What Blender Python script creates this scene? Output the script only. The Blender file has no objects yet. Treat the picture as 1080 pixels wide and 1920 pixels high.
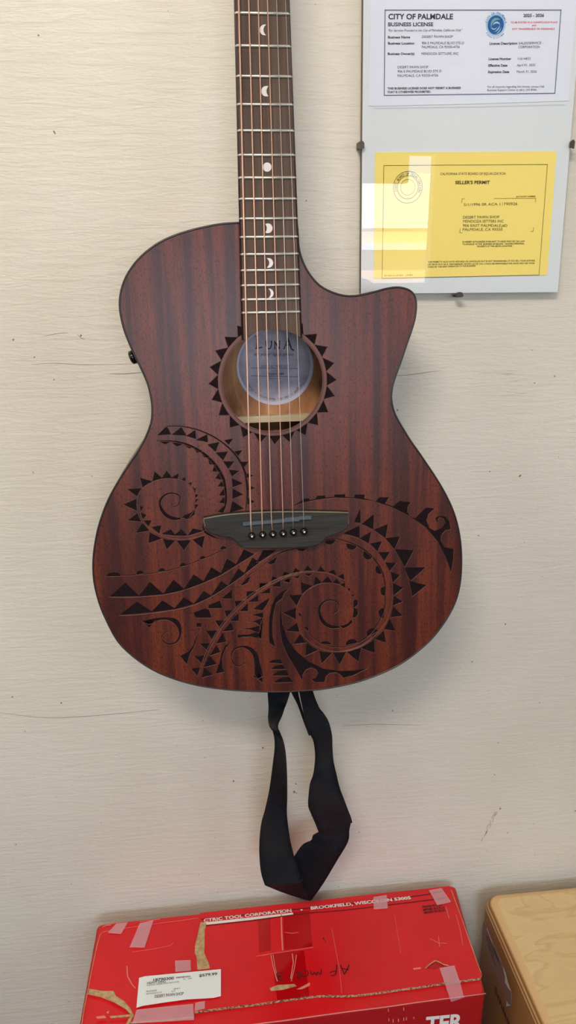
import bpy, bmesh, math, random
from mathutils import Vector, Matrix
from mathutils.geometry import tessellate_polygon
random.seed(7)
S = bpy.context.scene
COL = S.collection
V = Vector

# ------------------------------------------------------------------ camera, light, exposure
FPX = 1450.0
TH, PSI = math.radians(19.3), math.radians(6.5)
CAM = V((0, -.88, 1.40))
FW = V((math.sin(PSI)*math.cos(TH), math.cos(PSI)*math.cos(TH), -math.sin(TH)))
RT = V((math.cos(PSI), -math.sin(PSI), 0))
UP = RT.cross(FW)
cd = bpy.data.cameras.new('camera'); cam = bpy.data.objects.new('camera', cd); COL.objects.link(cam)
cd.sensor_fit = 'VERTICAL'; cd.sensor_height = 24; cd.lens = 24*FPX/1920; cd.clip_start = .02
cam.matrix_world = Matrix(((RT.x, UP.x, -FW.x, CAM.x), (RT.y, UP.y, -FW.y, CAM.y), (RT.z, UP.z, -FW.z, CAM.z), (0, 0, 0, 1)))
S.camera = cam
S.view_settings.view_transform = 'Standard'; S.view_settings.look = 'None'
S.view_settings.gamma = 1; S.view_settings.use_curve_mapping = False
S.view_settings.exposure = -0.53

w = bpy.data.worlds.new('world'); S.world = w; w.use_nodes = True
bg = w.node_tree.nodes['Background']; bg.inputs[0].default_value = (.30, .52, .95, 1); bg.inputs[1].default_value = 9.0

def light(name, kind, loc, target, energy, color, size=None, sizey=None):
    d = bpy.data.lights.new(name, kind); o = bpy.data.objects.new(name, d); COL.objects.link(o)
    o.location = loc; d.energy = energy; d.color = color
    o.rotation_euler = (V(target)-V(loc)).to_track_quat('-Z', 'Y').to_euler()
    if size:
        d.shape = 'RECTANGLE'; d.size = size; d.size_y = sizey or size
    return o
light('ceiling_panel_light', 'AREA', (-.45, -1.6, 2.64), (-.1, 0, 1.1), 50, (1, .90, .76), .7, .35)
light('daylight_from_side_window', 'AREA', (-2.1, -1.3, 1.85), (.0, 0, 1.35), 17, (1, .97, .94), 1.1, 1.1)
light('cool_fill_from_right', 'AREA', (2.4, -2.2, 1.7), (.4, 0, 1.2), 18, (.72, .86, 1.0), 1.1, 1.1)  # added fill lamp to cool the right side; no window in that wall
light('daylight_from_front_window', 'AREA', (.2, -4.4, 1.75), (.2, 0, 1.75), 50, (.68, .82, 1.0), 1.6, .9)
sun = light('sun', 'SUN', (0, -3, 12), (1.5, -9, 0), 46, (1, .93, .84)); sun.data.angle = .01

# ------------------------------------------------------------------ geometry helpers
def ray(px, py): return FW + RT*((px-540)/FPX) - UP*((py-960)/FPX)
def at_y(px, py, y):
    d = ray(px, py); return CAM + d*((y-CAM.y)/d.y)
def at_z(px, py, z):
    d = ray(px, py); return CAM + d*((z-CAM.z)/d.z)
def at_x(px, py, x):
    d = ray(px, py); return CAM + d*((x-CAM.x)/d.x)

def newmat(name, color, rough=.6, spec=.5, metal=0.0):
    m = bpy.data.materials.new(name); m.use_nodes = True
    b = m.node_tree.nodes['Principled BSDF']
    b.inputs['Base Color'].default_value = (*color, 1); b.inputs['Roughness'].default_value = rough
    b.inputs['Specular IOR Level'].default_value = spec; b.inputs['Metallic'].default_value = metal
    return m
def srgb(r, g, b):
    f = lambda c: ((c/255+.055)/1.055)**2.4 if c > 10 else c/255/12.92
    return (f(r), f(g), f(b))
class NT:
    def __init__(s, m): s.m = m; s.t = m.node_tree; s.b = s.t.nodes['Principled BSDF']
    def n(s, typ, **k):
        x = s.t.nodes.new(typ)
        for a, v in k.items(): setattr(x, a, v)
        return x
    def l(s, a, b): s.t.links.new(a, b)
    def coord(s, scale=(1, 1, 1), which='Object', rot=(0, 0, 0)):
        c = s.n('ShaderNodeTexCoord'); mp = s.n('ShaderNodeMapping')
        mp.inputs['Scale'].default_value = scale; mp.inputs['Rotation'].default_value = rot
        s.l(c.outputs[which], mp.inputs['Vector']); return mp.outputs[0]
    def noise(s, vec, scale, detail=4, rough=.55, dist=0):
        x = s.n('ShaderNodeTexNoise'); x.inputs['Scale'].default_value = scale
        x.inputs['Detail'].default_value = detail; x.inputs['Roughness'].default_value = rough; x.inputs['Distortion'].default_value = dist
        s.l(vec, x.inputs['Vector']); return x.outputs['Fac']
    def ramp(s, fac, stops):
        r = s.n('ShaderNodeValToRGB'); e = r.color_ramp.elements
        while len(e) < len(stops): e.new(.5)
        for el, (p, c) in zip(e, stops): el.position = p; el.color = (*c, 1)
        s.l(fac, r.inputs[0]); return r.outputs[0]
    def mix(s, fac, a, b, blend='MIX'):
        x = s.n('ShaderNodeMix'); x.data_type = 'RGBA'; x.blend_type = blend
        if isinstance(fac, (int, float)): x.inputs[0].default_value = fac
        else: s.l(fac, x.inputs[0])
        for i, v in ((6, a), (7, b)):
            if isinstance(v, tuple): x.inputs[i].default_value = (*v, 1)
            else: s.l(v, x.inputs[i])
        return x.outputs[2]
    def bump(s, h, strength, dist, prev=None):
        x = s.n('ShaderNodeBump'); x.inputs['Strength'].default_value = strength; x.inputs['Distance'].default_value = dist
        s.l(h, x.inputs['Height'])
        if prev: s.l(prev, x.inputs['Normal'])
        return x.outputs[0]

class MB:
    """collects shapes; build() links them as ONE mesh object"""
    def __init__(s): s.v = []; s.f = []; s.m = []; s.sm = []; s.uv = {}
    def add(s, vs, fs, mat=0, smooth=False):
        o = len(s.v); s.v += [tuple(v) for v in vs]
        for f in fs: s.f.append([o+i for i in f]); s.m.append(mat); s.sm.append(smooth)
        return o
    def poly(s, pts, mat=0, holes=()):
        loops = [[V(p) for p in pts]]+[[V(p) for p in h] for h in holes]
        tris = tessellate_polygon(loops)
        s.add([p for l in loops for p in l], [list(t) for t in tris], mat)
    def slab(s, pts, off, mat=0, smat=None, holes=(), back=True):
        """polygon pts extruded by vector off (away from its front)"""
        smat = mat if smat is None else smat
        s.poly(pts, mat, holes)
        q = [V(p)+off for p in pts]; qh = [[V(p)+off for p in h] for h in holes]
        if back: s.poly(q, smat, qh)
        for a, b in [(pts, q)]+list(zip(holes, qh)):
            n = len(a); s.add(list(a)+list(b), [[i, (i+1) % n, n+(i+1) % n, n+i] for i in range(n)], smat)
    def box(s, a, b, mat=0, M=None):
        x0, y0, z0 = a; x1, y1, z1 = b
        vs = [V((x, y, z)) for x in (x0, x1) for y in (y0, y1) for z in (z0, z1)]
        if M: vs = [M @ v for v in vs]
        s.add(vs, [[0, 1, 3, 2], [4, 6, 7, 5], [0, 4, 5, 1], [2, 3, 7, 6], [0, 2, 6, 4], [1, 5, 7, 3]], mat)
    def tube(s, pts, r, mat=0, n=8, closed=False, cap=True):
        pts = [V(p) for p in pts]; N = len(pts); rs = r if isinstance(r, (list, tuple)) else [r]*N
        o = len(s.v); vs = []; prev = None
        for i, p in enumerate(pts):
            a = pts[(i-1) % N] if (closed or i) else p; b = pts[(i+1) % N] if (closed or i < N-1) else p
            t = (b-a).normalized()
            if prev is None: x = t.orthogonal().normalized()
            else: x = (prev - t*prev.dot(t)).normalized()
            prev = x; y = t.cross(x)
            vs += [p+(x*math.cos(k*2*math.pi/n)+y*math.sin(k*2*math.pi/n))*rs[i] for k in range(n)]
        fs = []
        for i in range(N if closed else N-1):
            j = (i+1) % N
            fs += [[i*n+k, i*n+(k+1) % n, j*n+(k+1) % n, j*n+k] for k in range(n)]
        if cap and not closed: fs += [list(range(n))[::-1], [(N-1)*n+k for k in range(n)]]
        s.add(vs, fs, mat, True)
    def lathe(s, c, axis, prof, mat=0, n=20):
        c = V(c); axis = V(axis).normalized(); x = axis.orthogonal().normalized(); y = axis.cross(x)
        vs = []; 
        for (r, h) in prof: vs += [c+axis*h+(x*math.cos(k*2*math.pi/n)+y*math.sin(k*2*math.pi/n))*max(r, 1e-6) for k in range(n)]
        fs = [[i*n+k, i*n+(k+1) % n, (i+1)*n+(k+1) % n, (i+1)*n+k] for i in range(len(prof)-1) for k in range(n)]
        fs.append([(len(prof)-1)*n+k for k in range(n)])
        s.add(vs, fs, mat, True)
    def build(s, name, mats, parent=None, frame=None, recalc=False):
        """vertices are in world space unless frame is None and the parent frame is already local"""
        me = bpy.data.meshes.new(name)
        inv = frame.inverted() if frame else None
        me.from_pydata([tuple(inv @ V(v)) if inv else v for v in s.v], [], s.f)
        for m in (mats if isinstance(mats, (list, tuple)) else [mats]): me.materials.append(m)
        for p, m, q in zip(me.polygons, s.m, s.sm): p.material_index = m; p.use_smooth = q
        if recalc:
            bm = bmesh.new(); bm.from_mesh(me); bmesh.ops.recalc_face_normals(bm, faces=bm.faces); bm.to_mesh(me); bm.free()
        o = bpy.data.objects.new(name, me); COL.objects.link(o)
        if parent is not None: o.parent = parent
        return o
def empty(name, M=None, loc=None):
    o = bpy.data.objects.new(name, None); COL.objects.link(o); o.empty_display_size = .05
    if M is not None: o.matrix_world = M
    if loc is not None: o.location = loc
    return o
def tag(o, label=None, cat=None, group=None, kind=None):
    if label: o['label'] = label
    if cat: o['category'] = cat
    if group: o['group'] = group
    if kind: o['kind'] = kind
    return o

def spl(pts, n=8, closed=False):
    """Catmull-Rom through tuples of any length"""
    P = [tuple(p) for p in pts]; N = len(P); out = []
    segs = N if closed else N-1
    for i in range(segs):
        g = (lambda k: P[k % N]) if closed else (lambda k: P[min(max(k, 0), N-1)])
        p0, p1, p2, p3 = g(i-1), g(i), g(i+1), g(i+2)
        for k in range(n):
            t = k/n
            out.append(tuple(.5*((2*b)+(-a+c)*t+(2*a-5*b+4*c-d)*t*t+(-a+3*b-3*c+d)*t**3) for a, b, c, d in zip(p0, p1, p2, p3)))
    if not closed: out.append(P[-1])
    return out

# text as flat outline geometry from the built-in font
_tc = {}
def text2d(s, bold=0.0, shear=0.0):
    k = (s, bold, shear)
    if k not in _tc:
        c = bpy.data.curves.new('t', 'FONT'); c.body = s; c.size = 1; c.offset = bold; c.shear = shear; c.resolution_u = 3; c.fill_mode = 'FRONT'
        o = bpy.data.objects.new('t', c); COL.objects.link(o)
        dg = bpy.context.evaluated_depsgraph_get(); me = bpy.data.meshes.new_from_object(o.evaluated_get(dg))
        vs = [(v.co.x, v.co.y) for v in me.vertices]; fs = [list(p.vertices) for p in me.polygons]
        bpy.data.objects.remove(o); bpy.data.meshes.remove(me)
        _tc[k] = (vs, fs)
    return _tc[k]
def put_text(mb, s, P0, P1, nrm, cap, mat, bold=0.0, shear=0.0, up=None):
    """text from P0 to P1 (baseline) on a plane with normal nrm, cap height cap (metres)"""
    vs, fs = text2d(s, bold, shear)
    if not vs: return
    x0 = min(v[0] for v in vs); x1 = max(v[0] for v in vs)
    d = P1-P0; L = d.length; d = d/L; u = up or V(nrm).cross(d).normalized()
    sx = L/(x1-x0); sy = cap/.73
    mb.add([P0+d*((x-x0)*sx)+u*(y*sy) for x, y in vs], fs, mat)
def stroke2(pts, widths):
    """closed outline around a polyline in the plane; widths per point"""
    n = len(pts); L = []; Rr = []
    ws = widths if isinstance(widths, (list, tuple)) else [widths]*n
    for i in range(n):
        a = V(pts[max(i-1, 0)][:2]); b = V(pts[min(i+1, n-1)][:2]); t = (b-a)
        t = t.normalized() if t.length > 1e-9 else V((1, 0)); nn = V((-t.y, t.x)); p = V(pts[i][:2])
        L.append(p+nn*ws[i]/2); Rr.append(p-nn*ws[i]/2)
    return L, Rr

# ------------------------------------------------------------------ materials
m_wall = newmat('cream_painted_plywood', srgb(214, 207, 188), .42, .5)
n = NT(m_wall)
c1 = n.coord((1.2, 1, 9)); c2 = n.coord((5, 5, 16)); c3 = n.coord((1, 1, 1))
big = n.noise(c3, 2.2, 3)
col = n.ramp(big, [(.3, srgb(212, 204, 187)), (.7, srgb(224, 217, 203))])
fine = n.noise(c1, 16, 6, .65, .6)
fine2 = n.noise(c2, 30, 3)
cr = n.noise(n.coord((.55, 1, 14)), 5, 2, .5, .4)
crk = n.ramp(cr, [(.495, (0, 0, 0)), (.5, (1, 1, 1)), (.505, (0, 0, 0))])
msk = n.ramp(n.noise(c3, 7, 2), [(.60, (0, 0, 0)), (.66, (1, 1, 1))])
cm = n.mix(1.0, crk, msk, 'MULTIPLY')
col2 = n.mix(n.mix(.45, (0, 0, 0), cm), col, srgb(150, 138, 118))
spk = n.ramp(n.noise(c3, 130, 1), [(.765, (0, 0, 0)), (.79, (1, 1, 1))])
col2 = n.mix(spk, col2, srgb(120, 105, 85))
n.l(col2, n.b.inputs['Base Color'])
b1 = n.bump(fine, .55, .0022); b2 = n.bump(fine2, .5, .0007, b1)
n.l(b2, n.b.inputs['Normal'])

def mahogany(name, light_c, dark_c, rough=.33):
    m = newmat(name, light_c, rough, .36); n = NT(m)
    big = n.noise(n.coord((1, .035, 1)), 72, 2, .5, .25)
    big2 = n.noise(n.coord((1, .10, 1)), 22, 2, .5, .1)
    midc = tuple((a+b)/2 for a, b in zip(light_c, dark_c))
    st = n.ramp(big, [(.40, dark_c), (.50, midc), (.60, light_c)])
    st2 = n.ramp(big2, [(.35, (.86, .84, .88)), (.65, (1.08, 1.08, 1.05))])
    st = n.mix(.8, st, st2, 'MULTIPLY')
    fine = n.noise(n.coord((1, .08, 1)), 520, 4, .6)
    f2 = n.ramp(fine, [(.35, (.74, .72, .72)), (.65, (1.16, 1.12, 1.08))])
    c = n.mix(.9, st, f2, 'MULTIPLY')
    pores = n.noise(n.coord((1, .38, 1)), 820, 2, .5)
    pm = n.ramp(pores, [(.36, (.34, .32, .36)), (.44, (1, 1, 1))])
    c = n.mix(.85, c, pm, 'MULTIPLY')
    n.l(c, n.b.inputs['Base Color'])
    n.l(n.bump(pores, .3, .0002), n.b.inputs['Normal'])
    return m
m_top = mahogany('satin_mahogany', srgb(106, 46, 27), srgb(67, 27, 22))
m_side = mahogany('mahogany_sides', srgb(120, 64, 50), srgb(84, 44, 40))
m_etch = newmat('dark_engraved_wood', srgb(52, 33, 38), .8, .12)
n = NT(m_etch); f = n.noise(n.coord((1, .35, 1)), 900, 2)
n.l(n.ramp(f, [(.35, srgb(14, 8, 11)), (.6, srgb(32, 18, 22))]), n.b.inputs['Base Color'])
m_rim_lit = newmat('engraved_edge_highlight', srgb(108, 66, 50), .5, .4)  # paler tone paints the light caught by the cut edges
m_ring = newmat('rosette_ring_wood', srgb(100, 52, 40), .45)
m_bind = newmat('black_binding', srgb(34, 26, 26), .35)
m_inner = newmat('guitar_interior_wood', srgb(186, 128, 84), .7)
n = NT(m_inner); f = n.noise(n.coord((1, .3, 1)), 60, 5, .6, .8)
n.l(n.ramp(f, [(.3, srgb(150, 92, 56)), (.7, srgb(205, 150, 104))]), n.b.inputs['Base Color'])
m_brace = newmat('spruce_brace', srgb(226, 206, 170), .7)
m_board = newmat('rosewood_fretboard', srgb(92, 68, 58), .6, .25)
n = NT(m_board); f = n.noise(n.coord((1, .04, 1)), 260, 4, .6); g = n.noise(n.coord((1, .12, 1)), 60, 3)
c = n.mix(.5, n.ramp(f, [(.3, srgb(62, 48, 42)), (.7, srgb(106, 84, 72))]), n.ramp(g, [(.3, srgb(66, 52, 46)), (.7, srgb(100, 78, 64))]))
n.l(c, n.b.inputs['Base Color'])
m_fret = newmat('nickel_fret', srgb(225, 225, 215), .28, .5, .75)
m_pearl = newmat('pearl_inlay', srgb(222, 214, 212), .3)
m_bronze = newmat('bronze_string', srgb(222, 178, 156), .4, .5, .4)
m_steel = newmat('steel_string', srgb(196, 184, 176), .35, .5, .5)
m_bridge = newmat('bridge_rosewood', srgb(80, 72, 66), .6, .25)
n = NT(m_bridge); f = n.noise(n.coord((.06, 1, 1)), 380, 4)
n.l(n.ramp(f, [(.3, srgb(36, 34, 32)), (.7, srgb(60, 57, 52))]), n.b.inputs['Base Color'])
m_bedge = newmat('bridge_lit_edge', srgb(128, 116, 98), .6)  # tan colour stands in for light along the bridge's upper bevel
m_saddle = newmat('grey_saddle', srgb(76, 84, 92), .45, .3)
m_black = newmat('gloss_black_plastic', srgb(14, 14, 16), .12)
m_chrome = newmat('chrome', srgb(220, 220, 220), .15, .5, 1)
m_moon = newmat('moon_label_paper', srgb(170, 165, 180), .5)
n = NT(m_moon); f = n.noise(n.coord((1, 1, 1)), 42, 6, .62); g = n.noise(n.coord((1, 1, 1)), 14, 2)
c = n.mix(.5, n.ramp(f, [(.32, srgb(118, 108, 130)), (.62, srgb(214, 208, 222))]), n.ramp(g, [(.35, srgb(112, 104, 130)), (.6, srgb(206, 200, 214))]))
n.l(c, n.b.inputs['Base Color'])
m_moonrim = newmat('moon_label_rim', srgb(214, 210, 228), .5)
m_ink = newmat('dark_ink', srgb(48, 40, 58), .6)
m_web = newmat('black_nylon_webbing', srgb(15, 17, 21), .6, .2)
n = NT(m_web)
wv = n.n('ShaderNodeTexWave'); wv.bands_direction = 'Y'; wv.inputs['Scale'].default_value = 1.0
wv.inputs['Distortion'].default_value = 0; n.l(n.coord((1, 1, 1), 'UV'), wv.inputs['Vector'])
n.l(n.bump(wv.outputs['Fac'], .8, .0008), n.b.inputs['Normal'])
n.l(n.ramp(wv.outputs['Fac'], [(.2, srgb(6, 7, 9)), (.8, srgb(30, 36, 44))]), n.b.inputs['Base Color'])
m_glass = newmat('clear_glass', (1, 1, 1), .0, .5)
n = NT(m_glass); gl = n.n('ShaderNodeBsdfGlossy'); gl.inputs['Roughness'].default_value = 0; tr = n.n('ShaderNodeBsdfTransparent')
lw = n.n('ShaderNodeLayerWeight'); pw = n.n('ShaderNodeMath', operation='POWER'); pw.inputs[1].default_value = 4; n.l(lw.outputs['Facing'], pw.inputs[0])
fr = n.n('ShaderNodeMath', operation='MULTIPLY_ADD'); fr.inputs[1].default_value = .7; fr.inputs[2].default_value = .085; n.l(pw.outputs[0], fr.inputs[0]); mx = n.n('ShaderNodeMixShader')
n.l(fr.outputs[0], mx.inputs[0]); n.l(tr.outputs[0], mx.inputs[1]); n.l(gl.outputs[0], mx.inputs[2])
n.l(mx.outputs[0], n.t.nodes['Material Output'].inputs['Surface'])
m_back = newmat('pale_backing_board', srgb(226, 232, 236), .7)
m_paper = newmat('white_paper', srgb(232, 236, 250), .8)
m_navy = newmat('navy_border_ink', srgb(96, 112, 140), .8)
m_text = newmat('black_print', srgb(62, 60, 74), .8)
m_red_ink = newmat('red_print', srgb(222, 96, 106), .8)
m_blue = newmat('blue_emblem_ink', srgb(26, 96, 160), .8)
m_lblue = newmat('light_blue_emblem_ink', srgb(176, 208, 236), .8)
m_teal = newmat('teal_emblem_ink', srgb(120, 170, 180), .8)
m_yellow = newmat('yellow_paper', srgb(255, 232, 128), .8)
m_yink = newmat('permit_print', srgb(66, 58, 30), .8)
m_edge = newmat('frame_board_edge', srgb(110, 102, 90), .6)
m_clip = newmat('dark_metal_clip', srgb(74, 66, 56), .4, .5, .6)

m_redc = newmat('red_printed_cardboard', srgb(206, 24, 30), .32, .5)
n = NT(m_redc); f = n.noise(n.coord((1, 1, 1)), 7, 4, .6); sc = n.noise(n.coord((6, 40, 6)), 8, 4, .7)
c = n.ramp(f, [(.3, srgb(202, 12, 22)), (.7, srgb(222, 20, 28))])
c = n.mix(n.ramp(sc, [(.70, (0, 0, 0)), (.76, (.5, .5, .5))]), c, srgb(228, 110, 104))
n.l(c, n.b.inputs['Base Color']); n.l(n.bump(n.noise(n.coord((1, 1, 1)), 11, 2), .5, .004), n.b.inputs['Normal'])
m_redd = newmat('shaded_red_carton_sides', srgb(172, 14, 22), .4)  # carton red darkened: shade of the upright faces put into the colour
m_kraft = newmat('torn_kraft_cardboard', srgb(188, 158, 112), .9)
n = NT(m_kraft); n.l(n.ramp(n.noise(n.coord((1, 1, 1)), 160, 3), [(.3, srgb(160, 128, 86)), (.7, srgb(204, 176, 130))]), n.b.inputs['Base Color'])
m_corr = newmat('corrugated_edge', srgb(170, 140, 105), .9)
n = NT(m_corr); n.l(n.ramp(n.noise(n.coord((1, 1, 1)), 420, 1), [(.4, srgb(96, 62, 44)), (.55, srgb(190, 160, 124))]), n.b.inputs['Base Color'])
m_scuff = newmat('pale_scuffed_red', srgb(226, 128, 118), .6)
m_dkred = newmat('taped_dark_red', srgb(180, 6, 14), .15)
m_tape = newmat('clear_packing_tape', srgb(236, 190, 200), .22)
n = NT(m_tape); tr = n.n('ShaderNodeBsdfTransparent'); mx = n.n('ShaderNodeMixShader'); mx.inputs[0].default_value = .34
n.l(tr.outputs[0], mx.inputs[1]); n.l(n.b.outputs[0], mx.inputs[2]); n.l(mx.outputs[0], n.t.nodes['Material Output'].inputs['Surface'])
m_white = newmat('white_print', srgb(232, 224, 218), .6)
m_label = newmat('white_price_label', srgb(232, 236, 236), .45)
m_blk = newmat('black_marker', srgb(36, 14, 18), .6)
m_blackline = newmat('dark_printed_line', srgb(92, 10, 16), .6)

m_birch = newmat('birch_plywood', srgb(206, 170, 118), .45)
n = NT(m_birch); v = n.coord((1, 3.2, 1))
f = n.noise(v, 5, 3, .5, 1.2); wv = n.ramp(f, [(.30, srgb(214, 182, 130)), (.44, srgb(222, 192, 140)), (.47, srgb(210, 178, 126)), (.5, srgb(224, 194, 142)), (.72, srgb(217, 186, 134))])
fi = n.noise(n.coord((1, 14, 1)), 60, 4)
c = n.mix(.25, wv, n.ramp(fi, [(.3, (.75, .72, .68)), (.7, (1, 1, 1))]), 'MULTIPLY'); n.l(c, n.b.inputs['Base Color'])
m_ply = newmat('plywood_side_layers', srgb(190, 150, 100), .5)
n = NT(m_ply); sp = n.n('ShaderNodeSeparateXYZ'); n.l(n.coord((1, 1, 1)), sp.inputs[0])
mr = n.n('ShaderNodeMapRange'); mr.inputs[1].default_value = .466; mr.inputs[2].default_value = .485; n.l(sp.outputs['Z'], mr.inputs[0])
A, B, D = srgb(164, 120, 72), srgb(216, 178, 126), srgb(116, 76, 40)
r = n.ramp(mr.outputs[0], [(0, A), (.12, D), (.2, B), (.36, B), (.42, D), (.5, A), (.58, B), (.70, D), (.78, A), (.86, B), (1, B)])
for e in n.t.nodes:
    if e.type == 'VALTORGB': e.color_ramp.interpolation = 'LINEAR'
n.l(r, n.b.inputs['Base Color'])
m_stick = newmat('faded_sticker', srgb(152, 126, 116), .6)

m_floor = newmat('grey_vinyl_floor', srgb(74, 68, 62), .6)
m_ceil = newmat('white_ceiling', srgb(225, 222, 214), .8)
m_room = newmat('beige_room_wall', srgb(196, 186, 168), .8)
m_stucco = newmat('white_stucco', srgb(240, 236, 230), .9)
m_beige = newmat('beige_stucco', srgb(232, 190, 140), .9)
m_asph = newmat('asphalt', srgb(120, 116, 110), .9)
m_ext = newmat('outdoor_white_trim', srgb(228, 226, 220), .8)

# ------------------------------------------------------------------ setting
def struct(name, boxes, mat):
    mb = MB()
    for a, b in boxes: mb.box(a, b)
    o = mb.build(name, mat); tag(o, kind='structure'); return o
X0, X1, Y0, Z1 = -2.3, 2.6, -4.5, 2.7
struct('floor', [((X0-.1, Y0-.1, -.1), (X1+.1, .1, 0))], m_floor)
struct('ceiling', [((X0-.1, Y0-.1, Z1), (X1+.1, .1, Z1+.1))], m_ceil)
wb = MB(); wb.box((X0-.1, 0, 0), (X1+.1, .1, Z1))
# hairline splits and scuffs in the painted plywood
def scratch(pts, wd, mat=1):
    q = spl([(p[0], p[1]) for p in pts], 4)
    L, R_ = stroke2(q, [wd*(.4+.6*math.sin(math.pi*i/(len(q)-1)))+.05 for i in range(len(q))])
    Wl = [at_y(a.x, a.y, -.0002) for a in L]; Wr = [at_y(a.x, a.y, -.0002) for a in R_]
    k = len(Wl); wb.add(Wl+Wr, [[i, i+1, k+i+1, k+i] for i in range(k-1)], mat)
scratch([(60, 684), (100, 681), (170, 684), (258, 682)], .8)
scratch([(740, 705), (775, 702), (800, 698), (825, 695)], 1.0)
scratch([(80, 631), (110, 625), (128, 624)], .9); scratch([(145, 627), (153, 634), (160, 636)], 1.1)
scratch([(205, 701), (235, 701), (268, 698)], 1.3)
scratch([(0, 1336), (90, 1346), (200, 1340), (300, 1330)], .8); scratch([(640, 1362), (700, 1358), (790, 1360)], .7)

for k_ in range(14):
    a_ = random.random(); x_ = 932-30*a_+random.uniform(-3, 3); y_ = 1518+62*a_; scratch([(x_, y_), (x_-2, y_+4+random.random()*5), (x_-4, y_+9)], .7)
for (x, y, r) in [(25, 637, 2.2), (101, 712, 1.5), (745, 769, 2.2), (493, 1402, 2.2), (552, 1485, 2.6), (556, 1487, 1.6), (635, 1663, 1.2), (938, 1516, 2.0), (450, 1697, 1.0), (373, 1640, 1), (115, 1318, 2), (736, 1333, 1.5), (23, 1307, 1.8)]:
    wb.poly([at_y(x+r*(.6+.5*random.random())*math.cos(a*math.pi/4), y+r*(.6+.5*random.random())*math.sin(a*math.pi/4), -.0002) for a in range(8)], 1)
m_crack = newmat('hairline_crack', srgb(140, 126, 104), .8)
o = wb.build('wall_back', [m_wall, m_crack]); tag(o, kind='structure')
struct('wall_left', [((X0-.1, Y0, 0), (X0, 0, Z1))], m_room)
struct('wall_right', [((X1, Y0, 0), (X1+.1, 0, Z1))], m_room)
struct('wall_front', [((X0, Y0-.1, 0), (X1, Y0, 1.12)), ((X0, Y0-.1, 1.12), (-.6, Y0, Z1)), ((-.6, Y0-.1, 1.76), (1.40, Y0, Z1)),
                      ((1.40, Y0-.1, 1.93), (1.575, Y0, Z1)), ((1.575, Y0-.1, 1.12), (X1, Y0, Z1))], m_room)
struct('window_1', [((-.6, Y0-.06, 1.115), (1.575, Y0-.03, 1.13)), ((.35, Y0-.06, 1.12), (.38, Y0-.03, 1.76))], m_ext)
struct('ground', [((-14, -16, -.2), (16, Y0-.1, -.05))], m_asph)
bl = empty('commercial_building', loc=(2, -9.2, -.05))
tag(bl, 'low white and beige stucco building across the lot, seen only as a reflection', 'building')
Fm = Matrix.Translation((2, -9.2, -.05))
mb = MB(); mb.box((-7, -11, 1.55), (9, -9, 2.17)); mb.build('upper_wall', m_stucco, bl, Fm)
mb = MB(); mb.box((-7, -11, -.05), (9, -9.02, 1.55)); mb.build('lower_wall', m_beige, bl, Fm)
mb = MB(); mb.box((-7, -9.05, 1.30), (9, -8.9, 1.38)); mb.build('ledge', m_ext, bl, Fm)

# ------------------------------------------------------------------ guitar frame of reference
AL = math.radians(5.4); DG = .772
gw = V((0, -math.cos(AL), math.sin(AL)))
gp = CAM - gw*DG
def G_world(px, py, h=0.0):
    d = ray(px, py); return CAM + d*((gp+gw*h-CAM).dot(gw)/d.dot(gw))
tail = G_world(524, 1297); gv = (G_world(493, 0)-G_world(518, 985)).normalized(); gu = gv.cross(gw).normalized()
GM = Matrix(((gu.x, gv.x, gw.x, tail.x), (gu.y, gv.y, gw.y, tail.y), (gu.z, gv.z, gw.z, tail.z), (0, 0, 0, 1)))
GI = GM.inverted()
def G(px, py, h=0.0): return GI @ G_world(px, py, h)
guitar = empty('acoustic_guitar', GM)
tag(guitar, 'reddish brown mahogany cutaway acoustic guitar with black spiral engravings hanging on the wall', 'guitar')

outline_px = [(449, 418), (420, 419.6), (390.6, 424.3), (353, 433.2), (319, 445), (290.7, 460), (265.5, 480), (246.7, 502), (232.8, 527), (225.4, 555), (225.2, 582), (232, 615), (242.6, 643.5), (254.4, 669.5), (268.4, 698.5), (277.8, 721.5), (283.6, 747), (285.6, 768), (282.8, 795), (267, 833), (244.5, 868), (221.8, 903), (202.4, 939), (187.8, 978), (179.5, 1013), (174.9, 1052), (176.5, 1090), (186, 1130), (199.5, 1163), (220.6, 1202), (249.5, 1231), (285.6, 1255.5), (325, 1272.5), (372, 1285.5), (422.8, 1292.8), (477, 1296.5), (531, 1297.3), (586, 1294), (622, 1289.5), (670, 1279), (715, 1263), (753, 1244), (786.7, 1219), (813, 1194), (836.7, 1162), (853, 1131), (861.9, 1099), (865.3, 1060), (863.6, 1018), (857, 981), (846.5, 950), (833.3, 923), (818, 897), (802, 873), (785, 848), (770, 827), (757, 806), (747, 789), (739, 772), (734.8, 755), (733.8, 741), (736.5, 722), (743, 702), (752, 677), (762, 647), (772.5, 617), (778.5, 594), (780.5, 572), (778, 556), (770, 546), (757, 540.5), (742, 539), (722, 542), (695, 549.5), (668, 555), (645, 554.5), (622, 548), (600, 536), (584, 519), (572, 500), (564, 480), (560, 462), (558.5, 440), (557, 418)]
body2 = [G(*p) for p in spl(outline_px[:-1]+[outline_px[-1]], 3)]
# resample corners straight across the neck joint
body = [V((p.x, p.y, 0)) for p in body2]
HC = G(511.5, 715); HR = (G(606, 715)-G(417, 715)).length/2
circ = lambda c, r, k=96, h=0.0: [V((c.x+r*math.cos(i*2*math.pi/k), c.y+r*math.sin(i*2*math.pi/k), h)) for i in range(k)]

def depth(y):
    return -.106+.022*min(max(y/.47, 0), 1)   # body is thinner at the neck end
hole = circ(HC, HR)
sb = MB()
sb.slab(body, V((0, 0, -.003)), 0, 0, [hole])
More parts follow.
